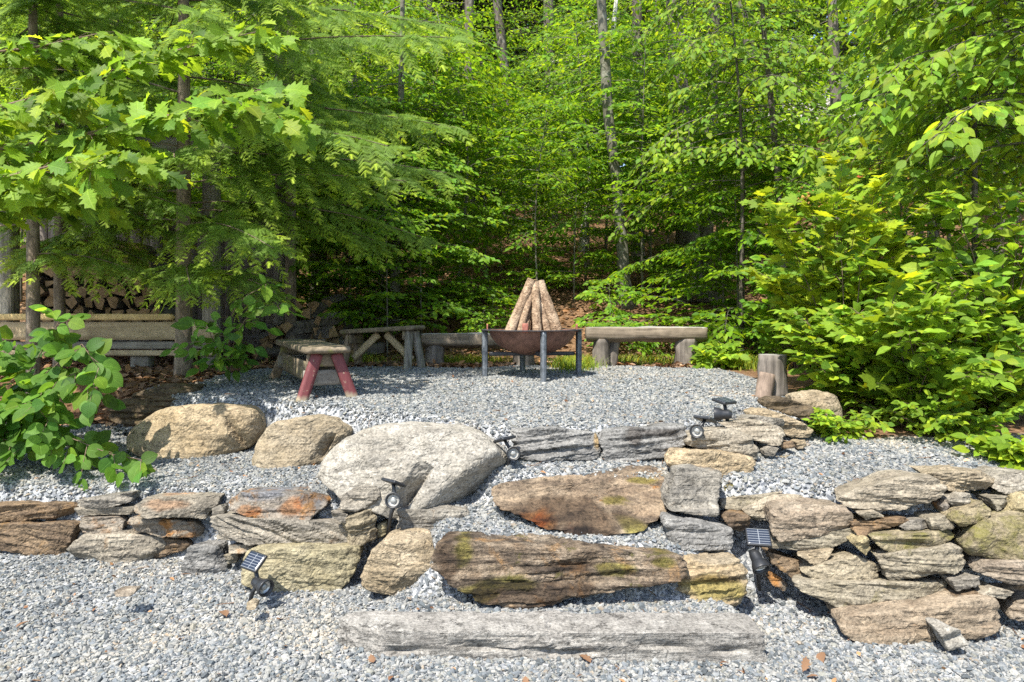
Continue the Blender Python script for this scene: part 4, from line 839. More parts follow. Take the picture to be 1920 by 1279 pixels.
cb = at(1570, 250, 24.0); cz = gz(cb[0], 24.0)
cabin = tag(empty('cabin', (cb[0], 24, cz)), 'orange log cabin with a grey shingle roof glimpsed through the trees', 'cabin')
zE = at(0, 232, 24)[2]; x0, x1 = at(1440, 0, 24)[0], at(2150, 0, 24)[0]
mb = MB()
for k, z in enumerate(np.arange(cz - .6, zE, .2)): mb.add(*beam((x0, 24, z + .1), (x1, 24, z + .1), .16, .196, .25, 8, .0, k))
local(mb, cabin, 'wall', M['orange'])
part(cabin, 'wall', M['orange'], beam((x0 + .1, 24.2, (cz + zE) / 2), (x0 + .1, 31, (cz + zE) / 2), .14, zE - cz + 1, .5, 40, 0))
V = np.array([(x0 - .8, 23.3, zE - .1), (x1, 23.3, zE - .1), (x1, 28, zE + 2.9), (x0 - .8, 28, zE + 2.9)]); V = np.concatenate([V, V - (0, 0, .14)])
part(cabin, 'roof', M['shingle'], (V, np.array([(0, 1, 2, 3), (4, 7, 6, 5), (0, 4, 5, 1), (0, 3, 7, 4)])), smooth=False)
wx = at(1800, 0, 23.85)[0]; wz = at(0, 300, 23.85)[2]
for ww in (wx, wx - 3.6):
    f = part(cabin, 'window', M['redwhite'], *[(lambda vf, o_: (vf[0] + o_, vf[1]))(board(*sz, .1, 40, 0), np.array([ww, 23.86, wz]) + np.array(o_)) for sz, o_ in (((.1, .08, 1.3), (-.5, 0, 0)), ((.1, .08, 1.3), (.5, 0, 0)), ((.9, .08, .1), (0, 0, .6)), ((.9, .08, .1), (0, 0, -.6)), ((.06, .08, 1.1), (0, 0, 0)))])
    part(f, 'pane', M['glass'], (lambda vf: (vf[0] + (ww, 23.88, wz), vf[1]))(board(.9, .03, 1.1, .2, 40, 0)))
    part(f, 'sill', M['whitetrim'], (lambda vf: (vf[0] + (ww, 23.82, wz - .70), vf[1]))(board(1.3, .16, .07, .2, 40, 0)))

# ------------------------------------------------------------------ foliage
def strip_leaf(ts, ws, sh=None, fold=.25, curl=.18, wav=0.0):
    ts = np.array(ts, float); ws = np.array(ws, float); sh = np.zeros_like(ts) if sh is None else np.array(sh, float); n = len(ts)
    zm = -curl * ts ** 2; zs = zm + fold * ws + wav * np.sin(ts * 17)
    V = np.concatenate([np.stack([0 * ts, ts, zm], 1), np.stack([-ws, ts + sh, zs], 1), np.stack([ws, ts + sh, zs - wav], 1)]); i = np.arange(n - 1)
    F = np.concatenate([np.stack([i, i + 1, n + i + 1, n + i], 1), np.stack([i, 2 * n + i, 2 * n + i + 1, i + 1], 1)])
    return V, F
def fan_leaf(half, c, fold=.15, curl=.15):
    half = np.array(half, float); pts_ = np.concatenate([half, half[-2:0:-1] * (-1, 1)]); x, y = pts_.T
    V = np.stack([x, y, fold * np.abs(x) - curl * y ** 2 - .25 * x * x], 1); V = np.vstack([V, [0, c, -curl * c * c]])
    n = len(pts_); j = np.arange(n); return V, np.stack([j, (j + 1) % n, np.full(n, n)], 1)[:, ::-1]
T = {
 'beech': strip_leaf([0, .22, .5, .78, 1], [.02, .22, .28, .16, 0], fold=.3, curl=.22),
 'far': (np.array([(0, 0, 0), (-.28, .45, .07), (0, 1, -.16), (.28, .45, .07)]), np.array([(0, 3, 2), (0, 2, 1)])),
 'oak': strip_leaf([0, .10, .2, .27, .38, .47, .6, .68, .80, .87, 1], [.015, .04, .21, .15, .34, .20, .40, .23, .27, .11, 0], [0, 0, .04, -.01, .06, -.01, .07, -.01, .07, 0, 0], .2, .35),
 'round': strip_leaf([0, .08, .22, .38, .55, .72, .88, 1], [.05, .24, .38, .44, .42, .32, .15, 0], [-.03, -.05, -.03, 0, .02, .03, .02, 0], .14, .22, .012),
 'oval': strip_leaf([0, .15, .35, .58, .8, 1], [.02, .2, .3, .29, .16, 0], None, .22, .26, .01),
 'maple': fan_leaf([(0, -.02), (.20, -.14), (.22, -.02), (.50, .02), (.40, .13), (.66, .44), (.48, .44), (.44, .58), (.24, .46), (.26, .72), (.14, .72), (0, 1.0)], .18),
}
def needle_blade():
    V, F = [], []; 
    for k in range(7):
        y = .05 + k * .135
        for sg in (-1, 1):
            b = len(V); w = .25 * (1 - .4 * k / 7)
            V += [(0, y - .06, 0), (0, y + .06, 0), (sg * w, y + .13, .02)]; F.append((b, b + 1, b + 2) if sg < 0 else (b, b + 2, b + 1))
    V += [(-.02, 0, 0), (.02, 0, 0), (0, 1, -.03)]; F.append((len(V) - 3, len(V) - 2, len(V) - 1))
    return np.array(V, float), np.array(F)
T['needle'] = needle_blade()
def put_leaves(mb, tmpl, pos, d, n, size, col, rng):
    V, F = T[tmpl]; N = len(pos); d = nrm(d); x = nrm(np.cross(d, n)); z = np.cross(x, d)
    sx = size * rng.uniform(.85, 1.15, N); W = pos[:, None] + V[None, :, :1] * (x * sx[:, None])[:, None] + V[None, :, 1:2] * (d * size[:, None])[:, None] + V[None, :, 2:] * (z * (size * rng.uniform(.3, 1.5, N))[:, None])[:, None]
    mb.add(W.reshape(-1, 3), (F[None] + (np.arange(N) * len(V))[:, None, None]).reshape(-1, F.shape[1]), c=np.repeat(col, len(V), 0), uv=np.tile(V * (1, 1, 0), (N, 1)) if tmpl in ('oak', 'round', 'oval', 'maple') else None)
SUNB = np.array([-.28, -.55, 0.0])
def leaf_col(n, rng, young=.15, dark=.25):
    c = np.ones((n, 3)) * rng.lognormal(0, .18, (n, 1)); u = rng.random(n)[:, None]
    c = np.where(u < young, c * (1.5, 1.22, .9), c); c = np.where(u > 1 - dark, c * (.62, .75, .95), c); return c
def twig_leaves(mb, tmpl, P0, D, N, L, nl, size, rng, ang=.9, droop=.25, jit=.3, young=.15, dark=.25, pet=.12, stems=None):
    """alternate leaves along straight drooping twigs; all arrays have one row per twig"""
    Tn = len(P0); t = np.linspace(.12, 1, nl)[None] + rng.uniform(-.04, .04, (Tn, nl)); D = nrm(D); S = nrm(np.cross(D, N))
    Lc = L[:, None, None]; pos = P0[:, None] + D[:, None] * Lc * t[..., None]; pos[..., 2] -= droop * L[:, None] * t ** 2
    sg = np.where(np.arange(nl) % 2 == 0, 1., -1.)[None] * np.where(rng.random((Tn, 1)) < .5, 1, -1); a = ang * (1.15 - .55 * t); a[:, -1] *= .15
    a = a + rng.normal(0, .22, a.shape); ld = D[:, None] * np.cos(a)[..., None] + S[:, None] * (sg * np.sin(a))[..., None]; ld[..., 2] -= droop * (.4 + rng.random((Tn, nl)))
    nn = N[:, None] + SUNB + rng.normal(0, jit, (Tn, nl, 3)); sz = (size if np.ndim(size) else np.full(Tn, size))[:, None] * rng.uniform(.65, 1.15, (Tn, nl))
    tone = rng.lognormal(0, .12, (Tn, 1, 1)); col = leaf_col(Tn * nl, rng, young, dark) * np.repeat(tone, nl, 1).reshape(-1, 1)
    put_leaves(mb, tmpl, (pos + nrm(ld) * (pet * sz)[..., None]).reshape(-1, 3), ld.reshape(-1, 3), nn.reshape(-1, 3), sz.ravel(), col, rng)
    if stems is not None:
        q = np.stack([P0, P0 + D * L[:, None] * .5 - np.array([0, 0, 1]) * (droop * .25 * L)[:, None], P0 + D * L[:, None] - np.array([0, 0, 1]) * (droop * L)[:, None]], 1)
        many_tubes(stems[0], q, stems[1])
def many_tubes(mb, Q, r):
    """thin 4-sided tapered stems through Q (n, k, 3)"""
    n, k = Q.shape[:2]; Tn = nrm(Q[:, -1] - Q[:, 0]); A = nrm(np.cross(Tn, (.31, .17, .93))); B = np.cross(Tn, A); rr = np.linspace(1, .4, k) * 1.0
    r = np.broadcast_to(np.asarray(r, float), (n,))
    V = np.stack([Q + (sx * A + sy * B)[:, None] * (rr[None] * r[:, None])[..., None] for sx, sy in ((1, 0), (-.5, .87), (-.5, -.87))], 2)
    i = np.arange(k - 1)[:, None] * 3; j = np.arange(3)[None]; f = np.stack([i + j, i + (j + 1) % 3, i + 3 + (j + 1) % 3, i + 3 + j], -1).reshape(-1, 4)
    mb.add(V.reshape(-1, 3), (f[None] + (np.arange(n) * k * 3)[:, None, None]).reshape(-1, 4))
UPV = np.array([0, 0, 1.0])
def limb_path(p, az, L, rise, sag, k=7, wig=.05, rng=None):
    t = np.linspace(0, 1, k); h = np.array([math.cos(az), math.sin(az), 0]); s = np.array([-h[1], h[0], 0])
    P = np.asarray(p, float) + L * t[:, None] * h; P[:, 2] += L * (rise * t - sag * t * t)
    if rng is not None: P += s * (wig * L * np.sin(t * 3 + rng.uniform(0, 6)) * t)[:, None]
    return P
def spray(leafmb, stemmb, P, tmpl, size, ntw, tl, nl, rng, rad=.006, ang=.95, droop=.22, t0=.2, jit=.28, flat=1.0, young=.15, dark=.25):
    """one limb (polyline P) with side twigs in its own flattish plane, all carrying leaves"""
    L = np.linalg.norm(np.diff(P, axis=0), axis=1).sum(); seg = np.linspace(0, 1, len(P)); t = np.repeat(np.linspace(t0, .97, ntw), 2) + rng.uniform(-.03, .03, ntw * 2)
    C = np.stack([np.interp(t, seg, P[:, i]) for i in range(3)], 1); Tg = nrm(np.stack([np.interp(t + .05, seg, P[:, i]) - np.interp(t - .05, seg, P[:, i]) for i in range(3)], 1))
    N = nrm(UPV * flat + rng.normal(0, .14, (len(t), 3))); S = nrm(np.cross(Tg, N)); sg = np.tile([1., -1.], ntw)[:, None]
    a = rng.uniform(.65, 1.05, len(t))[:, None] * ang; D = Tg * np.cos(a) + S * sg * np.sin(a) + rng.normal(0, .08, (len(t), 3))
    ln = tl * (1.1 - .75 * t) * rng.uniform(.7, 1.2, len(t)) + tl * .12
    C = np.vstack([C, P[-2:-1]]); D = np.vstack([D, nrm(P[-1] - P[-2])[None]]); N = np.vstack([N, UPV[None]]); ln = np.append(ln, tl * .5)
    twig_leaves(leafmb, tmpl, C, D, N, ln, nl, size, rng, droop=droop, jit=jit, young=young, dark=dark, stems=(stemmb, rad * .35) if stemmb is not None else None)
    if stemmb is not None: many_tubes(stemmb, P[None], rad)
def finish_tree(name, label, cat, trunkmb, crownmb, bark, leaf, base, group=None):
    root = tag(empty(name, base), label, cat, group)
    local(trunkmb, root, 'trunk', bark)
    if crownmb is not None and crownmb.n: local(crownmb, root, 'crown', leaf)
    return root
def copy_tree(src, loc, rz, sc, label=None, group=None):
    r = src.copy(); COL.objects.link(r); r.location = loc; r.rotation_euler = (0, 0, rz); r.scale = (sc, sc, sc)
    if label: r['label'] = label
    if group: r['group'] = group
    for ch in src.children:
        c = ch.copy(); COL.objects.link(c); c.parent = r
    return r
def sapling(base, h, rng, nlimb=26, L=1.1, size=.085, tmpl='beech', r0=.02, z0=.18, lean=(0, 0), ntw=7, nl=6, rise=.35, sag=.35, young=.15, dark=.25, droop=.22, tw=.42):
    tm, cm = MB(), MB(); t = np.linspace(0, 1, 9)[:, None]; P = np.asarray(base, float) + t * np.array([lean[0], lean[1], h]) + .03 * h * np.sin(t * 4 + rng.uniform(0, 6)) * np.array([rng.normal(), rng.normal(), 0]) * t
    P[0, 2] -= .1; tm.add(*tube(P, r0 * (1 - .8 * t[:, 0]), 7, .15, rng.integers(99)))
    for i in range(nlimb):
        u = z0 + (1 - z0) * (i + rng.random()) / nlimb; p = np.array([np.interp(u, t[:, 0], P[:, k]) for k in range(3)])
        Q = limb_path(p, i * 2.4 + rng.uniform(-.5, .5), L * (.62 + .55 * math.sin(3.0 * u ** .8)) * rng.uniform(.5, 1.25), rise * rng.uniform(.2, 2.0), sag, 6, .05, rng)
        spray(cm, tm, Q, tmpl, size, ntw, tw * L * .9, nl, rng, rad=max(.0035, r0 * .28), young=young, dark=dark, droop=droop)
    return tm, cm
def shrub(name, label, cat, base, h, rad, nstem, leaf, tmpl, size, rng, ntw=6, nl=5, tl=.3, group=None, twig='twig', young=.15, dark=.2, sr=.007, az=None, droop=.25, flat=.8, z0=.25):
    tm, cm = MB(), MB(); base = np.asarray(base, float)
    for k in range(nstem):
        a = rng.uniform(*(az or (0, 6.283))); rr = rad * math.sqrt(rng.random()); hh = h * rng.uniform(.45, 1) * (1 - .35 * (rr / rad) ** 2)
        t = np.linspace(0, 1, 7)[:, None]; P = base + np.array([math.cos(a), math.sin(a), 0]) * rr * t ** 1.4 + UPV * hh * (1.25 * t - .25 * t * t * t) + .04 * np.sin(t * 5 + k) * rng.normal(size=3)
        P[0] = base + np.array([math.cos(a), math.sin(a), 0]) * rr * .15 - UPV * .05
        spray(cm, tm, P, tmpl, size, ntw, tl, nl, rng, rad=sr, droop=droop, t0=z0, jit=.35, young=young, dark=dark, flat=flat)
    return finish_tree(name, label, cat, tm, cm, M[twig], LM[leaf], base, group)

def px_trunk(pts_, d, rng, r_extra=1.0, flare=.0, top=9.0, n=14, dtop=0.0):
    """trunk through photograph points (px, py, width px) at distance d, continued up to height top"""
    P, rr = [], []
    for px, py, w in pts_: P.append(at(px, py, d)); rr.append(w / 2 / FPX * d * r_extra)
    P = np.array(P); rr = np.array(rr); o = np.argsort(P[:, 2]); P = P[o]; rr = rr[o]
    g = gz(P[0, 0], d); z0 = min(g, P[0, 2]) - .12; s = nrm(P[min(2, len(P) - 1)] - P[0]) if len(P) > 1 else UPV
    P = np.vstack([P[0] + (z0 - P[0, 2]) * s / s[2], P]); rr = np.append(rr[0] * (1 + flare), rr)
    if P[-1, 2] < top:
        s = nrm(P[-1] - P[-2]); s = nrm(s + UPV); P = np.vstack([P, P[-1] + (top - P[-1, 2]) * s / s[2]]); rr = np.append(rr, rr[-1] * .62)
    zz = np.linspace(P[0, 2], P[-1, 2], 26); Q = np.stack([np.interp(zz, P[:, 2], P[:, k]) for k in range(3)], 1); R_ = np.interp(zz, P[:, 2], rr)
    if flare: R_ *= 1 + flare * np.exp(-(zz - z0 - .1) / .22)
    tm = MB().add(*tube(Q, R_, n, .16, rng.integers(99))); return tm, Q, R_

# ---- big trunks of the wood, with crowns above
def wood_tree(name, label, cat, pts_, d, bark, rng, top, flare, nl_, L, zlo, size=.10, tmpl='beech', azr=None, young=.15):
    tm, Q, R_ = px_trunk(pts_, d, rng, top=top, flare=flare); cm = MB()
    for i in range(nl_):
        z = zlo + (top - zlo) * (i + rng.random()) / nl_; k = np.argmin(abs(Q[:, 2] - z)); p = np.array([np.interp(z, Q[:, 2], Q[:, m]) for m in range(3)])
        az = i * 2.4 + rng.uniform(-.4, .4) if azr is None else rng.uniform(*azr); P = limb_path(p, az, L * rng.uniform(.6, 1.2), .3 * rng.uniform(.2, 1.2), .35, 7, .05, rng)
        spray(cm, tm, P, tmpl, size, 9, .42 * L, 6, rng, rad=.012, young=young)
    b = Q[0].copy(); b[2] = gz(b[0], d)
    return finish_tree(name, label, cat, tm, cm, bark, LM['beech'], b)
rng = np.random.default_rng(31)
BB, GB = M['beechbark'], M['greybark']
wood_tree('beech_tree', 'slim smooth grey beech trunk rising behind the braced plank bench', 'tree', [(738, 612, 21), (742, 500, 18), (748, 350, 15), (752, 200, 12)], 10.0, BB, rng, 6.5, .25, 16, 1.3, 2.4)
wood_tree('beech_tree', 'slender leaning grey trunk between the fire pit and the big rooted trunk', 'tree', [(1173, 570, 26), (1168, 480, 23), (1155, 330, 19), (1140, 210, 20), (1127, 0, 17)], 11.0, BB, rng, 9.5, .35, 9, 1.4, 7.0)
wood_tree('maple_tree', 'thick grey furrowed trunk with flaring roots, right of the fire pit', 'tree', [(1287, 555, 60), (1290, 500, 46), (1288, 400, 42), (1275, 200, 36), (1265, 20, 30)], 12.0, GB, rng, 10, .55, 10, 1.8, 7.0)
wood_tree('maple_tree', 'pale grey trunk standing just right of the rooted trunk', 'tree', [(1318, 540, 30), (1330, 300, 26), (1338, 60, 22)], 13.2, GB, rng, 9.5, .3, 12, 1.8, 5.0)
wood_tree('beech_tree', 'straight dark trunk behind the slender leaning trunk', 'tree', [(1196, 500, 26), (1196, 200, 21), (1194, 0, 18)], 15.0, GB, rng, 10, .3, 12, 1.8, 5.2)
wood_tree('beech_tree', 'thin bent brown stem at the left edge of the right hand thicket', 'tree', [(1470, 560, 15), (1462, 360, 13), (1448, 210, 11), (1432, 60, 9)], 8.6, M['stump'] if False else GB, rng, 6.2, .2, 10, 1.0, 2.2)
wood_tree('ash_tree', 'straight grey trunk in front of the orange cabin', 'tree', [(1568, 470, 24), (1568, 200, 21), (1560, 0, 18)], 13.0, GB, rng, 9, .3, 12, 1.7, 5.0)
wood_tree('ash_tree', 'thin dark trunk near the right edge of the wood', 'tree', [(1872, 480, 18), (1878, 200, 15), (1885, 0, 13)], 10.0, GB, rng, 7, .3, 16, 1.4, 3.6)
wood_tree('hemlock_tree', 'pale scaly trunk behind the hemlock, left of the braced bench', 'tree', [(535, 560, 34), (532, 400, 30), (528, 280, 24), (525, 60, 18)], 9.6, GB, rng, 8.5, .25, 8, 1.5, 5.2)
wood_tree('maple_tree', 'brown trunk to the right of the pale scaly trunk', 'tree', [(600, 545, 32), (598, 400, 28), (592, 180, 22)], 11.5, GB, rng, 9, .3, 12, 1.8, 5.0)
wood_tree('beech_tree', 'dark trunk high in the wood above the fire pit logs', 'tree', [(880, 470, 24), (880, 200, 20), (880, 0, 18)], 17.0, GB, rng, 11, .3, 14, 2.0, 5.2)
wood_tree('birch_tree', 'whitish broken stem glimpsed through the leaves left of the leaning trunk', 'tree', [(1090, 470, 12), (1118, 240, 11), (1150, 60, 10)], 16.0, plain('birch_bark', (.50, .48, .44), .8, 0, .35, 12), rng, 9, .2, 8, 1.3, 6.0)
for k, (px, d_, w_) in enumerate(((672, 14, 20), (935, 19, 22), (1035, 21, 26), (780, 22, 28), (1420, 17, 26), (1750, 15, 20), (480, 16, 24), (1240, 24, 30), (60, 15, 26), (200, 18, 30), (640, 25, 30))):
    wood_tree('maple_tree', 'grey trunk of a middle distance tree standing in the leafy wood', 'tree', [(px, 470, w_), (px + rng.normal() * 8, 200, w_ * .85), (px + rng.normal() * 15, 0, w_ * .75)], d_, GB, rng, 9 + d_ * .2, .3, 22, 2.2, 3.8, size=.13, tmpl='far')['group'] = 'middle distance trees of the wood'

# ---- understory saplings that fill the wood
protos = []
for k in range(5):
    r_ = np.random.default_rng(60 + k); tm, cm = sapling((0, 0, 0), (2.6, 3.4, 4.2, 5.0, 3.0)[k], r_, nlimb=(24, 30, 34, 40, 26)[k], L=(1.0, 1.15, 1.25, 1.35, 1.2)[k], size=.10, r0=(.016, .02, .024, .03, .018)[k], z0=(.1, .12, .36, .40, .24)[k], ntw=6, nl=6)
    protos.append((tm, cm))
def root_from(tm, cm, loc, name, label, cat, group, leaf='beech', bark='beechbark'):
    root = tag(empty(name, loc), label, cat, group)
    for mb_, nm, mt in ((tm, 'trunk', M[bark]), (cm, 'crown', LM[leaf])):
        o = bpy.data.objects.new(nm, mb_.mesh(nm, mt)); COL.objects.link(o); o.parent = root
    return root
SL = 'thin leafy beech sapling of the understory in the wood behind the fire pit'; SG = 'beech saplings of the understory'
roots = []
rng = np.random.default_rng(77)
spots = [(600, 10.6), (1385, 9.6), (790, 10.5), (860, 11.5), (540, 11.2), (700, 9.8), (930, 12.5), (1010, 11), (1075, 12.5), (1350, 9.9), (1230, 10.8), (1360, 10.4), (1400, 9.2), (1330, 10.9), (1690, 9.4), (1700, 9), (1800, 10.5), (1900, 9),
         (560, 13), (650, 12.5), (740, 13.5), (830, 14), (900, 15.2), (985, 14.5), (1060, 15.5), (1120, 13.6), (1210, 13), (1290, 14.6), (1370, 13), (1440, 14.5), (1700, 13), (1740, 12.5), (1850, 13.5), (460, 12), (360, 13), (250, 12), (130, 13.5), (20, 12), (1225, 11.2), (1200, 11.6), (760, 9.6), (840, 10.6), (720, 8.9), (640, 9.4), (690, 10.2), (800, 9.7), (1080, 11.4), (640, 10.9), (940, 13.4)]
for i, (px, d_) in enumerate(spots):
    d_ += rng.uniform(-.35, .35); x = (px + rng.normal() * 14 - CX) / FPX * d_; loc = (x, d_, gz(x, d_) - .05); k = (int(rng.integers(5)) if not (640 < px < 1300 and d_ < 13.6) else int(rng.integers(2, 4))) if i >= 5 else i
    if i >= len(spots) - 14: k = i % 2; loc = (x, d_, gz(x, d_) - .05)
    if len(roots) < 5: roots.append(root_from(*protos[k], loc, 'beech_sapling', SL, 'sapling', SG)); roots[-1].rotation_euler[2] = rng.uniform(0, 6.28)
    else: copy_tree(roots[k], loc, rng.uniform(0, 6.28), rng.uniform(.8, 1.2))
for i in range(60):
    d_ = rng.uniform(15, 23); px = rng.uniform(-80, 2000)
    if 1420 < px < 1700: continue
    x = (px - CX) / FPX * d_; copy_tree(roots[int(rng.integers(1, 4))], (x, d_, gz(x, d_) - .05), rng.uniform(0, 6.28), rng.uniform(1.0, 1.55))
# ---- tall trees farther up the hill
bigs = []
for k in range(4):
    r_ = np.random.default_rng(90 + k); h = (13, 15, 17, 14)[k]; tm, cm = sapling((0, 0, 0), h, r_, nlimb=64, L=3.3, size=.20, tmpl='far', r0=(.16, .2, .22, .17)[k], z0=.12, ntw=9, nl=7, tw=.36)
    bigs.append((tm, cm))
BL = 'tall leafy forest tree on the hillside far behind the clearing'; BG = 'tall trees of the hillside wood'
broots = []
for i in range(46):
    d_ = rng.uniform(23, 46) if i > 8 else 22 + i; px = rng.uniform(-150, 2070) if i > 8 else i * 240; x = (px - CX) / FPX * d_; loc = (x, d_, gz(x, d_) - .2); k = i % 4
    if abs(px - 1560) < 160 and d_ < 26: continue
    if len(broots) < 4: broots.append(root_from(*bigs[k], loc, 'forest_tree', BL, 'tree', BG, bark='greybark'))
    else: copy_tree(broots[k], loc, rng.uniform(0, 6.28), rng.uniform(.85, 1.25))
for i in range(14):
    d_ = rng.uniform(25, 36); px = 560 + 70 * i + rng.uniform(-30, 30); x = (px - CX) / FPX * d_
    if not 1400 < px < 1700: copy_tree(broots[i % 4], (x, d_, gz(x, d_) - .2), rng.uniform(0, 6.28), rng.uniform(1.1, 1.4))
# far wood: closes the hillside
mb = MB(); n = 60000; d_ = rng.uniform(46, 60, n); px = rng.uniform(-500, 2420, n); x = (px - CX) / FPX * d_; z = ground(x, d_) + rng.uniform(0, 1, n) ** .8 * 30
put_leaves(mb, 'far', np.stack([x, d_, z], 1), nrm(rng.normal(size=(n, 3)) * (1, 1, .5)), nrm(rng.normal(size=(n, 3)) + (0, -.5, 1.0)), rng.uniform(.5, .95, n), leaf_col(n, rng), rng)
tag(mb.obj('far_wood', LM['beech']), 'distant leafy wood closing the hillside above the clearing', 'forest', kind='stuff')

# ---- leaf litter, ground plants and grass
mb = MB(); n = 30000; d_ = 7.6 + 17 * rng.random(n) ** 1.7; x = rng.uniform(-.82, .82, n) * d_; ok = ~gravel_mask(x, d_); x, d_ = x[ok], d_[ok]
x2 = rng.uniform(-5.2, -2.6, 5000); d2 = rng.uniform(5.4, 8.0, 5000); ok = ~gravel_mask(x2, d2); x = np.append(x, x2[ok]); d_ = np.append(d_, d2[ok]); n = len(x)
put_leaves(mb, 'beech', np.stack([x, d_, ground(x, d_) + rng.uniform(.0, .035, n)], 1), nrm(np.stack([rng.normal(size=n), rng.normal(size=n), rng.normal(size=n) * .2], 1)), nrm(rng.normal(size=(n, 3)) * .4 + UPV), rng.uniform(.05, .11, n), rng.lognormal(0, .4, (n, 1)) * np.where(rng.random((n, 1)) < .3, (1.3, 1.1, .9), (.8, .8, .85)), rng)
tag(mb.obj('leaf_litter', LM['litter']), 'brown dead leaves carpeting the floor of the wood', 'leaf litter', kind='stuff')
def grass(name, label, spots_, n, h, rng):
    mb = MB(); i = rng.integers(len(spots_), size=n); c = np.array(spots_)[i]; x = c[:, 0] + rng.normal(size=n) * c[:, 2]; y = c[:, 1] + rng.normal(size=n) * c[:, 3]
    b = np.stack([x, y, ground(x, y) - .01], 1); a = rng.uniform(0, 6.28, n); hh = h * rng.uniform(.4, 1.1, n); o = np.stack([np.cos(a), np.sin(a), 0 * a], 1); w = np.stack([-np.sin(a), np.cos(a), 0 * a], 1) * .004
    V = np.stack([b - w, b + w, b + UPV * (hh * .6)[:, None] + o * (hh * .18)[:, None] + w * .8, b + UPV * (hh * .6)[:, None] + o * (hh * .18)[:, None] - w * .8, b + UPV * (hh * .85)[:, None] + o * (hh * .6)[:, None]], 1)
    f = np.arange(n)[:, None] * 5; col = leaf_col(n, rng, .3, .1) * np.where(rng.random((n, 1)) < .2, (2.2, 1.4, 1.2), (1, 1, 1))
    mb.add(V.reshape(-1, 3), f + np.array([0, 1, 2, 3]), np.concatenate([f + np.array([3, 2, 4])]), c=np.repeat(col, 5, 0))
    return tag(mb.obj(name, LM['grass']), label, 'grass', kind='stuff')
def sp(px, d, sx, sy): return (at(px, 0, d)[0], d, sx, sy)
grass('grass', 'thin green grass growing behind the fire pit and benches', [sp(1072, 7.5, .10, .25), sp(1085, 7.9, .12, .25), sp(1200, 8.3, .35, .15), sp(1370, 8.1, .25, .3), sp(1400, 7.7, .12, .2), sp(880, 8.3, .3, .15), sp(640, 8.4, .3, .2)], 5200, .17, rng)
# low woodland plants on the hill, each a small clump
plp = []
for k in range(3):
    r_ = np.random.default_rng(120 + k); tm, cm = sapling((0, 0, 0), .55, r_, nlimb=12, L=.5, size=.08, r0=.006, z0=.25, ntw=3, nl=5); plp.append((tm, cm))
pr = []
for i in range(34):
    d_ = rng.uniform(8.9, 13.5); px = rng.uniform(430, 1900); x = (px - CX) / FPX * d_
    if i < 8: px, d_ = ((905, 9.4), (1150, 9.3), (1180, 9.0), (1360, 8.7), (660, 9.8), (1330, 9.0), (925, 9.8), (1420, 8.6))[i]; x = (px - CX) / FPX * d_
    loc = (x, d_, gz(x, d_) - .03); k = i % 3
    if len(pr) < 3: pr.append(root_from(*plp[k], loc, 'seedling', 'low green seedling growing out of the leaf litter', 'seedling', 'seedlings on the floor of the wood'))
    else: copy_tree(pr[k], loc, rng.uniform(0, 6.28), rng.uniform(.6, 1.25))

# ------------------------------------------------------------------ hemlock on the left
def hem_limb(cm, tm, P, rng, nsec=16, sl=.7, size=.10, tip=.75, rad=.012):
    L = np.linalg.norm(np.diff(P, axis=0), axis=1).sum(); seg = np.linspace(0, 1, len(P)); many_tubes(tm, P[None], rad)
    t = np.repeat(np.linspace(.12, .98, nsec), 2) + rng.uniform(-.02, .02, nsec * 2)
    C = np.stack([np.interp(t, seg, P[:, i]) for i in range(3)], 1); Tg = nrm(np.stack([np.interp(np.minimum(t + .05, 1), seg, P[:, i]) - np.interp(t - .06, seg, P[:, i]) for i in range(3)], 1))
    N = nrm(UPV + rng.normal(0, .3, (len(t), 3)) + (-.1, -.45, 0)); S = nrm(np.cross(Tg, N)); sg = np.tile([1., -1.], nsec)[:, None]
    D = nrm(Tg * .75 + S * sg * .75 + rng.normal(0, .1, (len(t), 3))); ln = sl * (1.08 - .85 * t) * rng.uniform(.6, 1.2, len(t)) + .07
    C = np.vstack([C, P[-2:-1]]); D = np.vstack([D, nrm(P[-1] - P[-2])[None]]); N = np.vstack([N, UPV[None]]); ln = np.append(ln, .25)
    for c, d, n_, l in zip(C, D, N, ln):
        m = max(3, int(l / .030)); u = np.linspace(.08, 1, m); q = c + d * (l * u)[:, None]; q[:, 2] -= .38 * l * u ** 2; s = nrm(np.cross(d, n_))
        a = rng.uniform(.75, 1.05, (2, m)); pos = np.concatenate([q, q]); dd = np.concatenate([d * np.cos(a[0])[:, None] + s * np.sin(a[0])[:, None], d * np.cos(a[1])[:, None] - s * np.sin(a[1])[:, None]])
        dd[:, 2] -= .22 + .35 * rng.random(2 * m); uu = np.concatenate([u, u]); sz = size * (1.25 - .6 * uu) * rng.uniform(.7, 1.2, 2 * m)
        pos = np.vstack([pos, q[-1:]]); dd = np.vstack([dd, d - (0, 0, .35)]); uu = np.append(uu, 1.); sz = np.append(sz, size * .9)
        y = np.clip((uu - .62) * 2.4, 0, 1)[:, None] * tip * rng.uniform(.5, 1.2, (len(uu), 1)); col = rng.lognormal(0, .15, (len(uu), 1)) * ((1 - y) * np.array([.85, .95, .95]) + y * np.array([2.5, 2.15, 1.2]))
        put_leaves(cm, 'needle', pos, dd, np.repeat(n_[None], len(uu), 0) + rng.normal(0, .4, (len(uu), 3)) + SUNB, sz, col, rng)
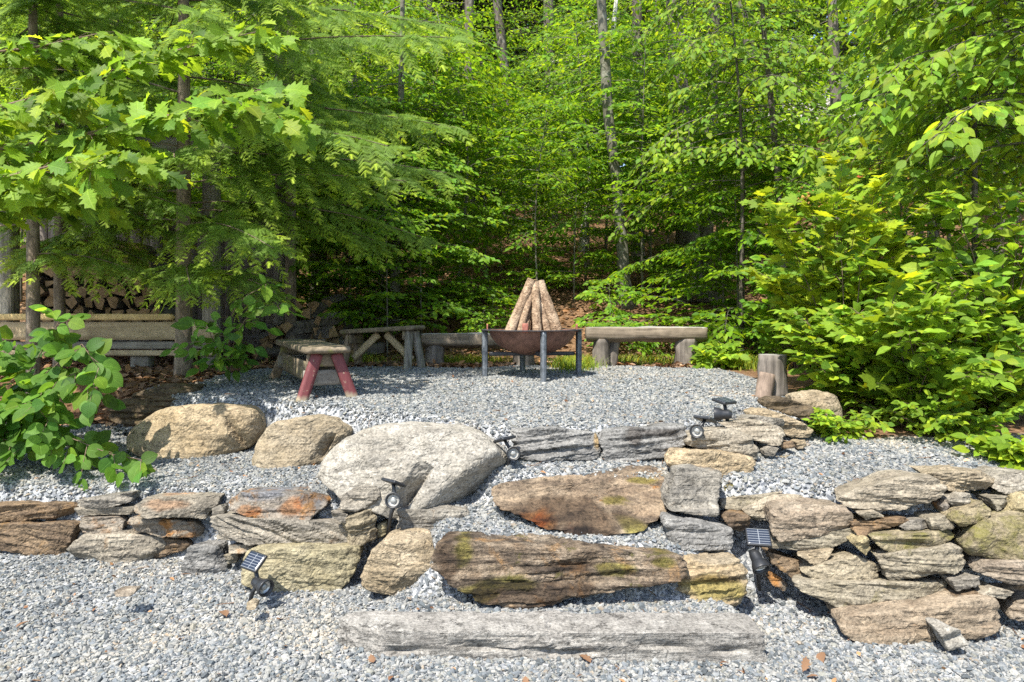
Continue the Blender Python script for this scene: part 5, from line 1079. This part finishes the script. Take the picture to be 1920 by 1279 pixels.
def hemlock(px, d, w, label, limbs, rng, top, extra, zr, Lr, base_py=None, lean=0):
    tm, Q, R_ = px_trunk([(px, 700, w), (px + lean * .5, 400, w * .85), (px + lean, 100, w * .65)], d, rng, top=top, flare=.15); cm = MB()
    def pt(z): return np.array([np.interp(z, Q[:, 2], Q[:, m]) for m in range(3)])
    for (z, azd, L, rise, sag, ns, slen) in limbs: hem_limb(cm, tm, limb_path(pt(z), math.radians(azd), L, rise, sag, 8, .04, rng), rng, ns, slen)
    for i in range(extra):
        z = zr[0] + (zr[1] - zr[0]) * (i + rng.random()) / extra; u = (z - zr[0]) / (zr[1] - zr[0])
        hem_limb(cm, tm, limb_path(pt(z), i * 2.4 + rng.uniform(-.5, .5), (Lr[0] + (Lr[1] - Lr[0]) * u) * rng.uniform(.7, 1.15), .12, .25, 7, .05, rng), rng, 12, .55, tip=.35)
    b = Q[0].copy(); b[2] = gz(b[0], d); return finish_tree('hemlock_tree', label, 'tree', tm, cm, M['hemlockbark'], LM['needle'], b)
rng = np.random.default_rng(41)
hemlock(345, 6.5, 31, 'nearest hemlock with a brown trunk in front of the wood shed, feathery boughs reaching right', [
    (3.95, -12, 2.7, .10, .10, 20, .75), (3.55, 8, 2.6, .05, .12, 20, .7), (3.2, -25, 2.3, .08, .22, 18, .7), (3.05, 2, 2.5, .02, .10, 20, .65), (2.75, -10, 2.2, .12, .14, 18, .65), (2.5, 15, 1.9, .05, .2, 16, .6),
    (2.35, -40, 1.6, .05, .25, 14, .55), (1.95, -60, 1.0, .1, .3, 10, .45), (1.9, -20, 1.1, .1, .3, 10, .45), (2.4, 170, 1.8, .1, .25, 14, .55), (4.4, -30, 2.2, .1, .2, 16, .7), (4.5, 10, 2.6, .1, .15, 18, .7)], rng, 6.4, 25, (2.5, 6.2), (2.1, 1.1))
hemlock(112, 7.0, 20, 'hemlock with a thin brown trunk at the left, standing close to the shed boards', [(2.4, 200, 1.3, .1, .3, 10, .45), (2.15, -70, 1.0, .1, .3, 10, .45), (2.25, -20, 1.1, .1, .3, 10, .45)], rng, 6, 26, (2.6, 5.8), (1.8, .8))
hemlock(62, 6.2, 24, 'hemlock with a knotty trunk at the far left edge behind the broad leaved bush', [(2.5, 20, 1.2, .1, .3, 10, .45), (2.05, 5, 1.0, .1, .3, 10, .45)], rng, 5.5, 18, (2.6, 5.4), (1.7, .8))
hemlock(545, 8.8, 22, 'farther hemlock behind the red legged bench', [], rng, 6.8, 22, (2.9, 6.6), (1.6, .8))
hemlock(215, 10.6, 26, 'dark hemlock rising behind the wood shed', [], rng, 7.6, 28, (3.2, 7.4), (2.2, .9))

# ------------------------------------------------------------------ oak branches hanging in from the left
def oak_tree(rng):
    base = np.array([-5.2, 5.1, gz(-5.2, 5.1)]); tm, cm = MB(), MB(); t = np.linspace(0, 1, 10)[:, None]
    P = base + t * np.array([.25, .1, 4.6]) - UPV * .1; tm.add(*tube(P, .07 * (1 - .6 * t[:, 0]), 10, .15, 3))
    for pts_, ds in (([(-330, 330), (-60, 290), (140, 255), (330, 215), (500, 165)], (3.75, 3.7, 3.6, 3.6, 3.65)), ([(-300, 300), (0, 230), (180, 150), (330, 95), (480, 60)], (3.8, 3.9, 3.9, 3.9, 3.9)), ([(-300, 400), (-40, 345), (120, 305), (240, 300)], (3.7, 3.5, 3.4, 3.35)),
                     ([(-300, 420), (-80, 390), (60, 360), (150, 350)], (3.75, 3.7, 3.7, 3.7)), ([(-200, 250), (40, 190), (130, 165)], (3.6, 3.6, 3.5)), ([(330, 215), (400, 190), (470, 200), (520, 215)], (3.6, 3.5, 3.45, 3.45)), ([(-200, 120), (60, 90), (200, 60)], (4.1, 4.1, 4.1))):
        Q = np.array([at(px, py, d_ * 1.32 + .1) for (px, py), d_ in zip(pts_, ds)]); s = np.linspace(0, 1, 9); s0 = np.linspace(0, 1, len(Q)); Q = np.stack([np.interp(s, s0, Q[:, k]) for k in range(3)], 1)
        zt = Q[0, 2]; k = np.argmin(abs(P[:, 2] - zt + .3)); Q = np.vstack([P[k], Q])
        tm.add(*tube(Q, np.linspace(.016, .004, len(Q)), 6, .1, 2))
        m = max(6, int(np.linalg.norm(Q[-1] - Q[1]) / .065)); u = np.linspace(.22, 1, m); sg = np.linspace(0, 1, len(Q)); C = np.stack([np.interp(u, sg, Q[:, i]) for i in range(3)], 1)
        Tg = nrm(np.repeat((Q[-1] - Q[2])[None], m, 0)); sd = np.where(np.arange(m) % 2, 1., -1.)[:, None]; S = nrm(np.cross(Tg, UPV))
        D = nrm(Tg * .8 + S * sd * rng.uniform(.3, 1, (m, 1)) + rng.normal(0, .25, (m, 3)) + UPV * .1); N = nrm(UPV + rng.normal(0, .3, (m, 3)) + (0, -.25, 0))
        twig_leaves(cm, 'oak', C, D, N, rng.uniform(.16, .34, m), 5, .178, rng, ang=1.0, droop=.45, jit=.4, young=.12, dark=.15, pet=.15, stems=(tm, .003))
    return finish_tree('oak_tree', 'young oak at the left edge whose lobed leaves hang into the upper left', 'tree', tm, cm, M['twig'], LM['oak'], base)
oak_tree(rng)
# ------------------------------------------------------------------ broad leaved bush at lower left, and the sprig by the hemlock
def stem_plant(name, label, base, stems_, tmpl, leaf, size, rng, nl=6, tl=.28, droop=.35, ntw=5, young=.12, dark=.2, jit=.35, flat=.6, fwd=-.35):
    tm, cm = MB(), MB(); base = np.asarray(base, float)
    for pts_ in stems_:
        Q = np.array([base] + [at(*p) for p in pts_]); s = np.linspace(0, 1, 8); s0 = np.concatenate([[0], np.cumsum(np.linalg.norm(np.diff(Q, axis=0), axis=1))]); s0 /= s0[-1]
        Q = np.stack([np.interp(s, s0, Q[:, k]) for k in range(3)], 1); many_tubes(tm, Q[None], .007)
        m = ntw * 2; u = np.linspace(.3, 1, m); C = np.stack([np.interp(u, s, Q[:, i]) for i in range(3)], 1); Tg = nrm(np.stack([np.interp(np.minimum(u + .1, 1), s, Q[:, i]) - np.interp(u - .12, s, Q[:, i]) for i in range(3)], 1))
        sd = np.where(np.arange(m) % 2, 1., -1.)[:, None]; S = nrm(np.cross(Tg, UPV + (.01, 0, 0))); D = nrm(Tg * .7 + S * sd * .8 + rng.normal(0, .25, (m, 3)) + (0, -.15, 0)); N = nrm(UPV * flat + rng.normal(0, .3, (m, 3)) + (0, fwd, 0))
        twig_leaves(cm, tmpl, C, D, N, tl * rng.uniform(.6, 1.2, m), nl, size, rng, ang=1.0, droop=droop, jit=jit, young=young, dark=dark, pet=.1, stems=(tm, .003))
    return finish_tree(name, label, 'bush', tm, cm, M['twig'], LM[leaf], base)
b = at(-20, 830, 5.0); b[2] = gz(b[0], 5.0)
stem_plant('hazel_bush', 'broad leaved green bush arching over the gravel at the lower left', b, [
    [(60, 690, 4.8), (115, 595, 4.6)], [(80, 710, 4.7), (150, 640, 4.5), (185, 690, 4.4)], [(60, 740, 4.7), (140, 700, 4.5), (165, 730, 4.4)], [(40, 790, 4.7), (120, 815, 4.55), (200, 850, 4.45), (265, 862, 4.4)], [(-10, 690, 4.8), (20, 640, 4.7)],
    [(10, 770, 4.7), (60, 750, 4.5), (90, 790, 4.45)], [(30, 800, 4.7), (90, 815, 4.55), (130, 840, 4.5)], [(-60, 740, 4.8), (-40, 670, 4.7)], [(-40, 800, 4.7), (-10, 780, 4.6)], [(-20, 820, 4.7), (20, 825, 4.6), (40, 840, 4.55)]], 'round', 'hazel', .108, rng, nl=5, tl=.175, ntw=6, droop=.28)
b = at(430, 700, 6.2); b[2] = gz(b[0], 6.2)
stem_plant('hazel_bush', 'leafy sprig beside the hemlock trunk, left of the red legged bench', b, [[(425, 660, 5.8), (400, 640, 5.5), (390, 615, 5.4)], [(430, 600, 5.7), (450, 560, 5.5), (500, 535, 5.4)], [(440, 630, 5.7), (470, 585, 5.5), (520, 575, 5.4)], [(420, 680, 5.9), (400, 650, 5.6), (375, 640, 5.5)]], 'oval', 'hazel', .125, rng, nl=4, tl=.20, ntw=4)

# ------------------------------------------------------------------ thicket on the right
rng = np.random.default_rng(52)
def gp(px, d): x = (px - CX) / FPX * d; return (x, d, gz(x, d) - .02)
shrub('maple_sapling', 'yellow green maple sapling with reddish tips above the right hand thicket', 'sapling', gp(1570, 5.7), 2.65, .75, 18, 'maple', 'maple', 0.104, rng, ntw=7, nl=5, tl=.30, young=.45, dark=.1)
shrub('viburnum_bush', 'bright bush leaning over the stump seat at the left end of the thicket', 'bush', gp(1605, 5.3), 1.32, .64, 28, 'shrub', 'oval', 0.098, rng, ntw=7, nl=5, tl=.26, young=.18, dark=.12, z0=.12)
shrub('viburnum_bush', 'dense middle bush of the thicket hanging over the right terrace', 'bush', gp(1720, 5.0), 1.25, .75, 30, 'shrub', 'oval', 0.091, rng, ntw=7, nl=5, tl=.26, young=.18, dark=.15, z0=.08)
shrub('maple_sapling', 'low maple with large pointed lobed leaves in the middle of the thicket', 'sapling', gp(1690, 4.95), 1.25, .5, 9, 'maple', 'maple', 0.140, rng, ntw=5, nl=4, tl=.28, young=.2, dark=.2)
shrub('viburnum_bush', 'tall bush with drooping oval leaves at the right edge of the picture', 'bush', gp(1880, 5.2), 1.9, .75, 28, 'shrub', 'oval', 0.128, rng, ntw=7, nl=5, tl=.32, young=.16, dark=.2, z0=.1)
shrub('viburnum_bush', 'dark green bush behind the stump seat and right hand log bench', 'bush', gp(1500, 7.3), 1.5, .62, 18, 'beech', 'oval', 0.104, rng, ntw=7, nl=5, tl=.32, young=.12, dark=.3, z0=.15)
shrub('viburnum_bush', 'tall leafy bush behind the yellow green maple sapling', 'bush', gp(1640, 6.8), 2.1, 1.0, 24, 'beech', 'oval', 0.110, rng, ntw=7, nl=5, tl=.36, young=.2, dark=.25)
shrub('viburnum_bush', 'leafy bush filling the thicket behind the tall right edge bush', 'bush', gp(1800, 6.3), 2.2, 1.0, 24, 'shrub', 'oval', 0.122, rng, ntw=7, nl=5, tl=.36, young=.2, dark=.25)
shrub('ground_vine', 'small leaved vine creeping onto the gravel below the thicket', 'plant', gp(1568, 4.72), .24, .26, 14, 'shrub', 'oval', 0.049, rng, ntw=5, nl=5, tl=.13, young=.4, dark=.1, sr=.003)
shrub('ground_plant', 'light green ground plant on the gravel at the right edge', 'plant', gp(1895, 4.1), .17, .17, 11, 'shrub', 'oval', 0.085, rng, ntw=4, nl=5, tl=.15, young=.4, dark=.05, sr=.003)
shrub('ground_vine', 'patchy weeds along the back of the right terrace', 'plant', gp(1760, 4.72), .30, .55, 22, 'shrub', 'oval', 0.055, rng, ntw=5, nl=5, tl=.15, young=.2, dark=.2, sr=.003)
shrub('ground_plant', 'leafy seedling at the right foot of the right hand log bench', 'plant', gp(1345, 7.55), .33, .25, 10, 'shrub', 'oval', 0.104, rng, ntw=4, nl=4, tl=.16, young=.18, dark=.1, sr=.003)
def cherry(px, d, h, label, rng, nlimb, L, z0, size, lean=(0, 0)):
    tm, cm = sapling((0, 0, 0), h, rng, nlimb=nlimb, L=L, size=size, tmpl='oval', r0=.035, z0=z0, ntw=7, nl=6, lean=lean, droop=.5, young=.22, dark=.2, rise=.25, sag=.45)
    return root_from(tm, cm, gp(px, d), 'cherry_tree', label, 'tree', None, leaf='shrub', bark='greybark')
cherry(1830, 6.6, 5.2, 'small tree with drooping pointed leaves at the upper right', rng, 46, 1.5, .38, .115, (-.3, -.4))
cherry(1725, 7.6, 5.0, 'young tree with large light leaves above the maple sapling', rng, 30, 1.2, .42, .105, (.1, -.2))
cherry(1960, 5.6, 4.6, 'young tree whose leaves hang in from the upper right corner', rng, 36, 1.35, .42, .12, (-.1, -.3))
cherry(1390, 8.8, 5.2, 'young tree with bright leaf tips right of the rooted trunk', rng, 40, 1.3, .42, .09, (-.2, -.3))

# ---- dry leaves and twigs lying on the gravel
dl = [MB().add(*T['oak']).mesh('dry_leaf', LM['dry']), MB().add(*T['beech']).mesh('dry_leaf', LM['dry'])]
for k, (px, py) in enumerate(((230, 1112), (60, 1225), (30, 1185), (470, 1135), (425, 1165), (475, 1223), (815, 1222), (958, 1228), (1085, 1237), (190, 1245), (520, 1170), (330, 1140), (1505, 858), (1560, 858), (1535, 862), (905, 772), (1015, 730), (970, 738), (845, 688), (548, 757), (985, 862), (1460, 1180), (1540, 1232), (100, 1160), (700, 1252), (695, 804), (1180, 1068), (640, 940))[::2]):
    zz = .0
    for it in range(4): d_ = (EYE - zz) * FPX / (py - HY); x = (px - CX) / FPX * d_; zz = gz(x, d_)
    o = bpy.data.objects.new('dry_leaf', dl[k % 2]); COL.objects.link(o); o.location = (x, d_, zz + .022); s_ = rng.uniform(.045, .08); o.scale = (s_, s_, s_); o.rotation_euler = (rng.normal() * .3, rng.normal() * .3 + (3.14 if k % 3 == 0 else 0), rng.uniform(0, 6.28))
    tag(o, 'dry brown leaf lying on the grey gravel', 'leaf', 'dry leaves scattered on the gravel')

mb = MB(); n = 1500; y_ = rng.uniform(2.4, 7.8, n); x_ = rng.uniform(-.78, .78, n) * y_; cl = fbm(np.stack([x_ * 1.1, y_ * 1.1, 0 * x_ + 9], 1), 2)
ok = gravel_mask(x_, y_) & (rng.random(n) < .22 + 1.2 * np.clip(cl, 0, 1)); x_, y_ = x_[ok], y_[ok]; n = len(x_)
put_leaves(mb, 'beech', np.stack([x_, y_, ground(x_, y_) + rng.uniform(.008, .02, n)], 1), nrm(np.stack([rng.normal(size=n), rng.normal(size=n), rng.normal(size=n) * .25], 1)), nrm(rng.normal(size=(n, 3)) * .5 + UPV), rng.uniform(.012, .042, n), rng.lognormal(0, .35, (n, 1)) * np.where(rng.random((n, 1)) < .4, (1.9, 1.8, 1.5), (.9, .8, .75)), rng)
q0 = np.stack([rng.uniform(-2.6, 2.6, 60), rng.uniform(2.6, 6.5, 60)], 1); an = rng.uniform(0, 6.28, 60); ln_ = rng.uniform(.04, .15, 60); q1 = q0 + np.stack([np.cos(an), np.sin(an)], 1) * ln_[:, None]; qm = (q0 + q1) / 2 + rng.normal(0, .006, (60, 2))
many_tubes(mb, np.stack([np.column_stack([q, ground(q[:, 0], q[:, 1]) + .014]) for q in (q0, qm, q1)], 1), .0028)
tag(mb.obj('leaf_debris', LM['dry']), 'brown bits of dead leaves and twigs scattered over the gravel', 'debris', kind='stuff')
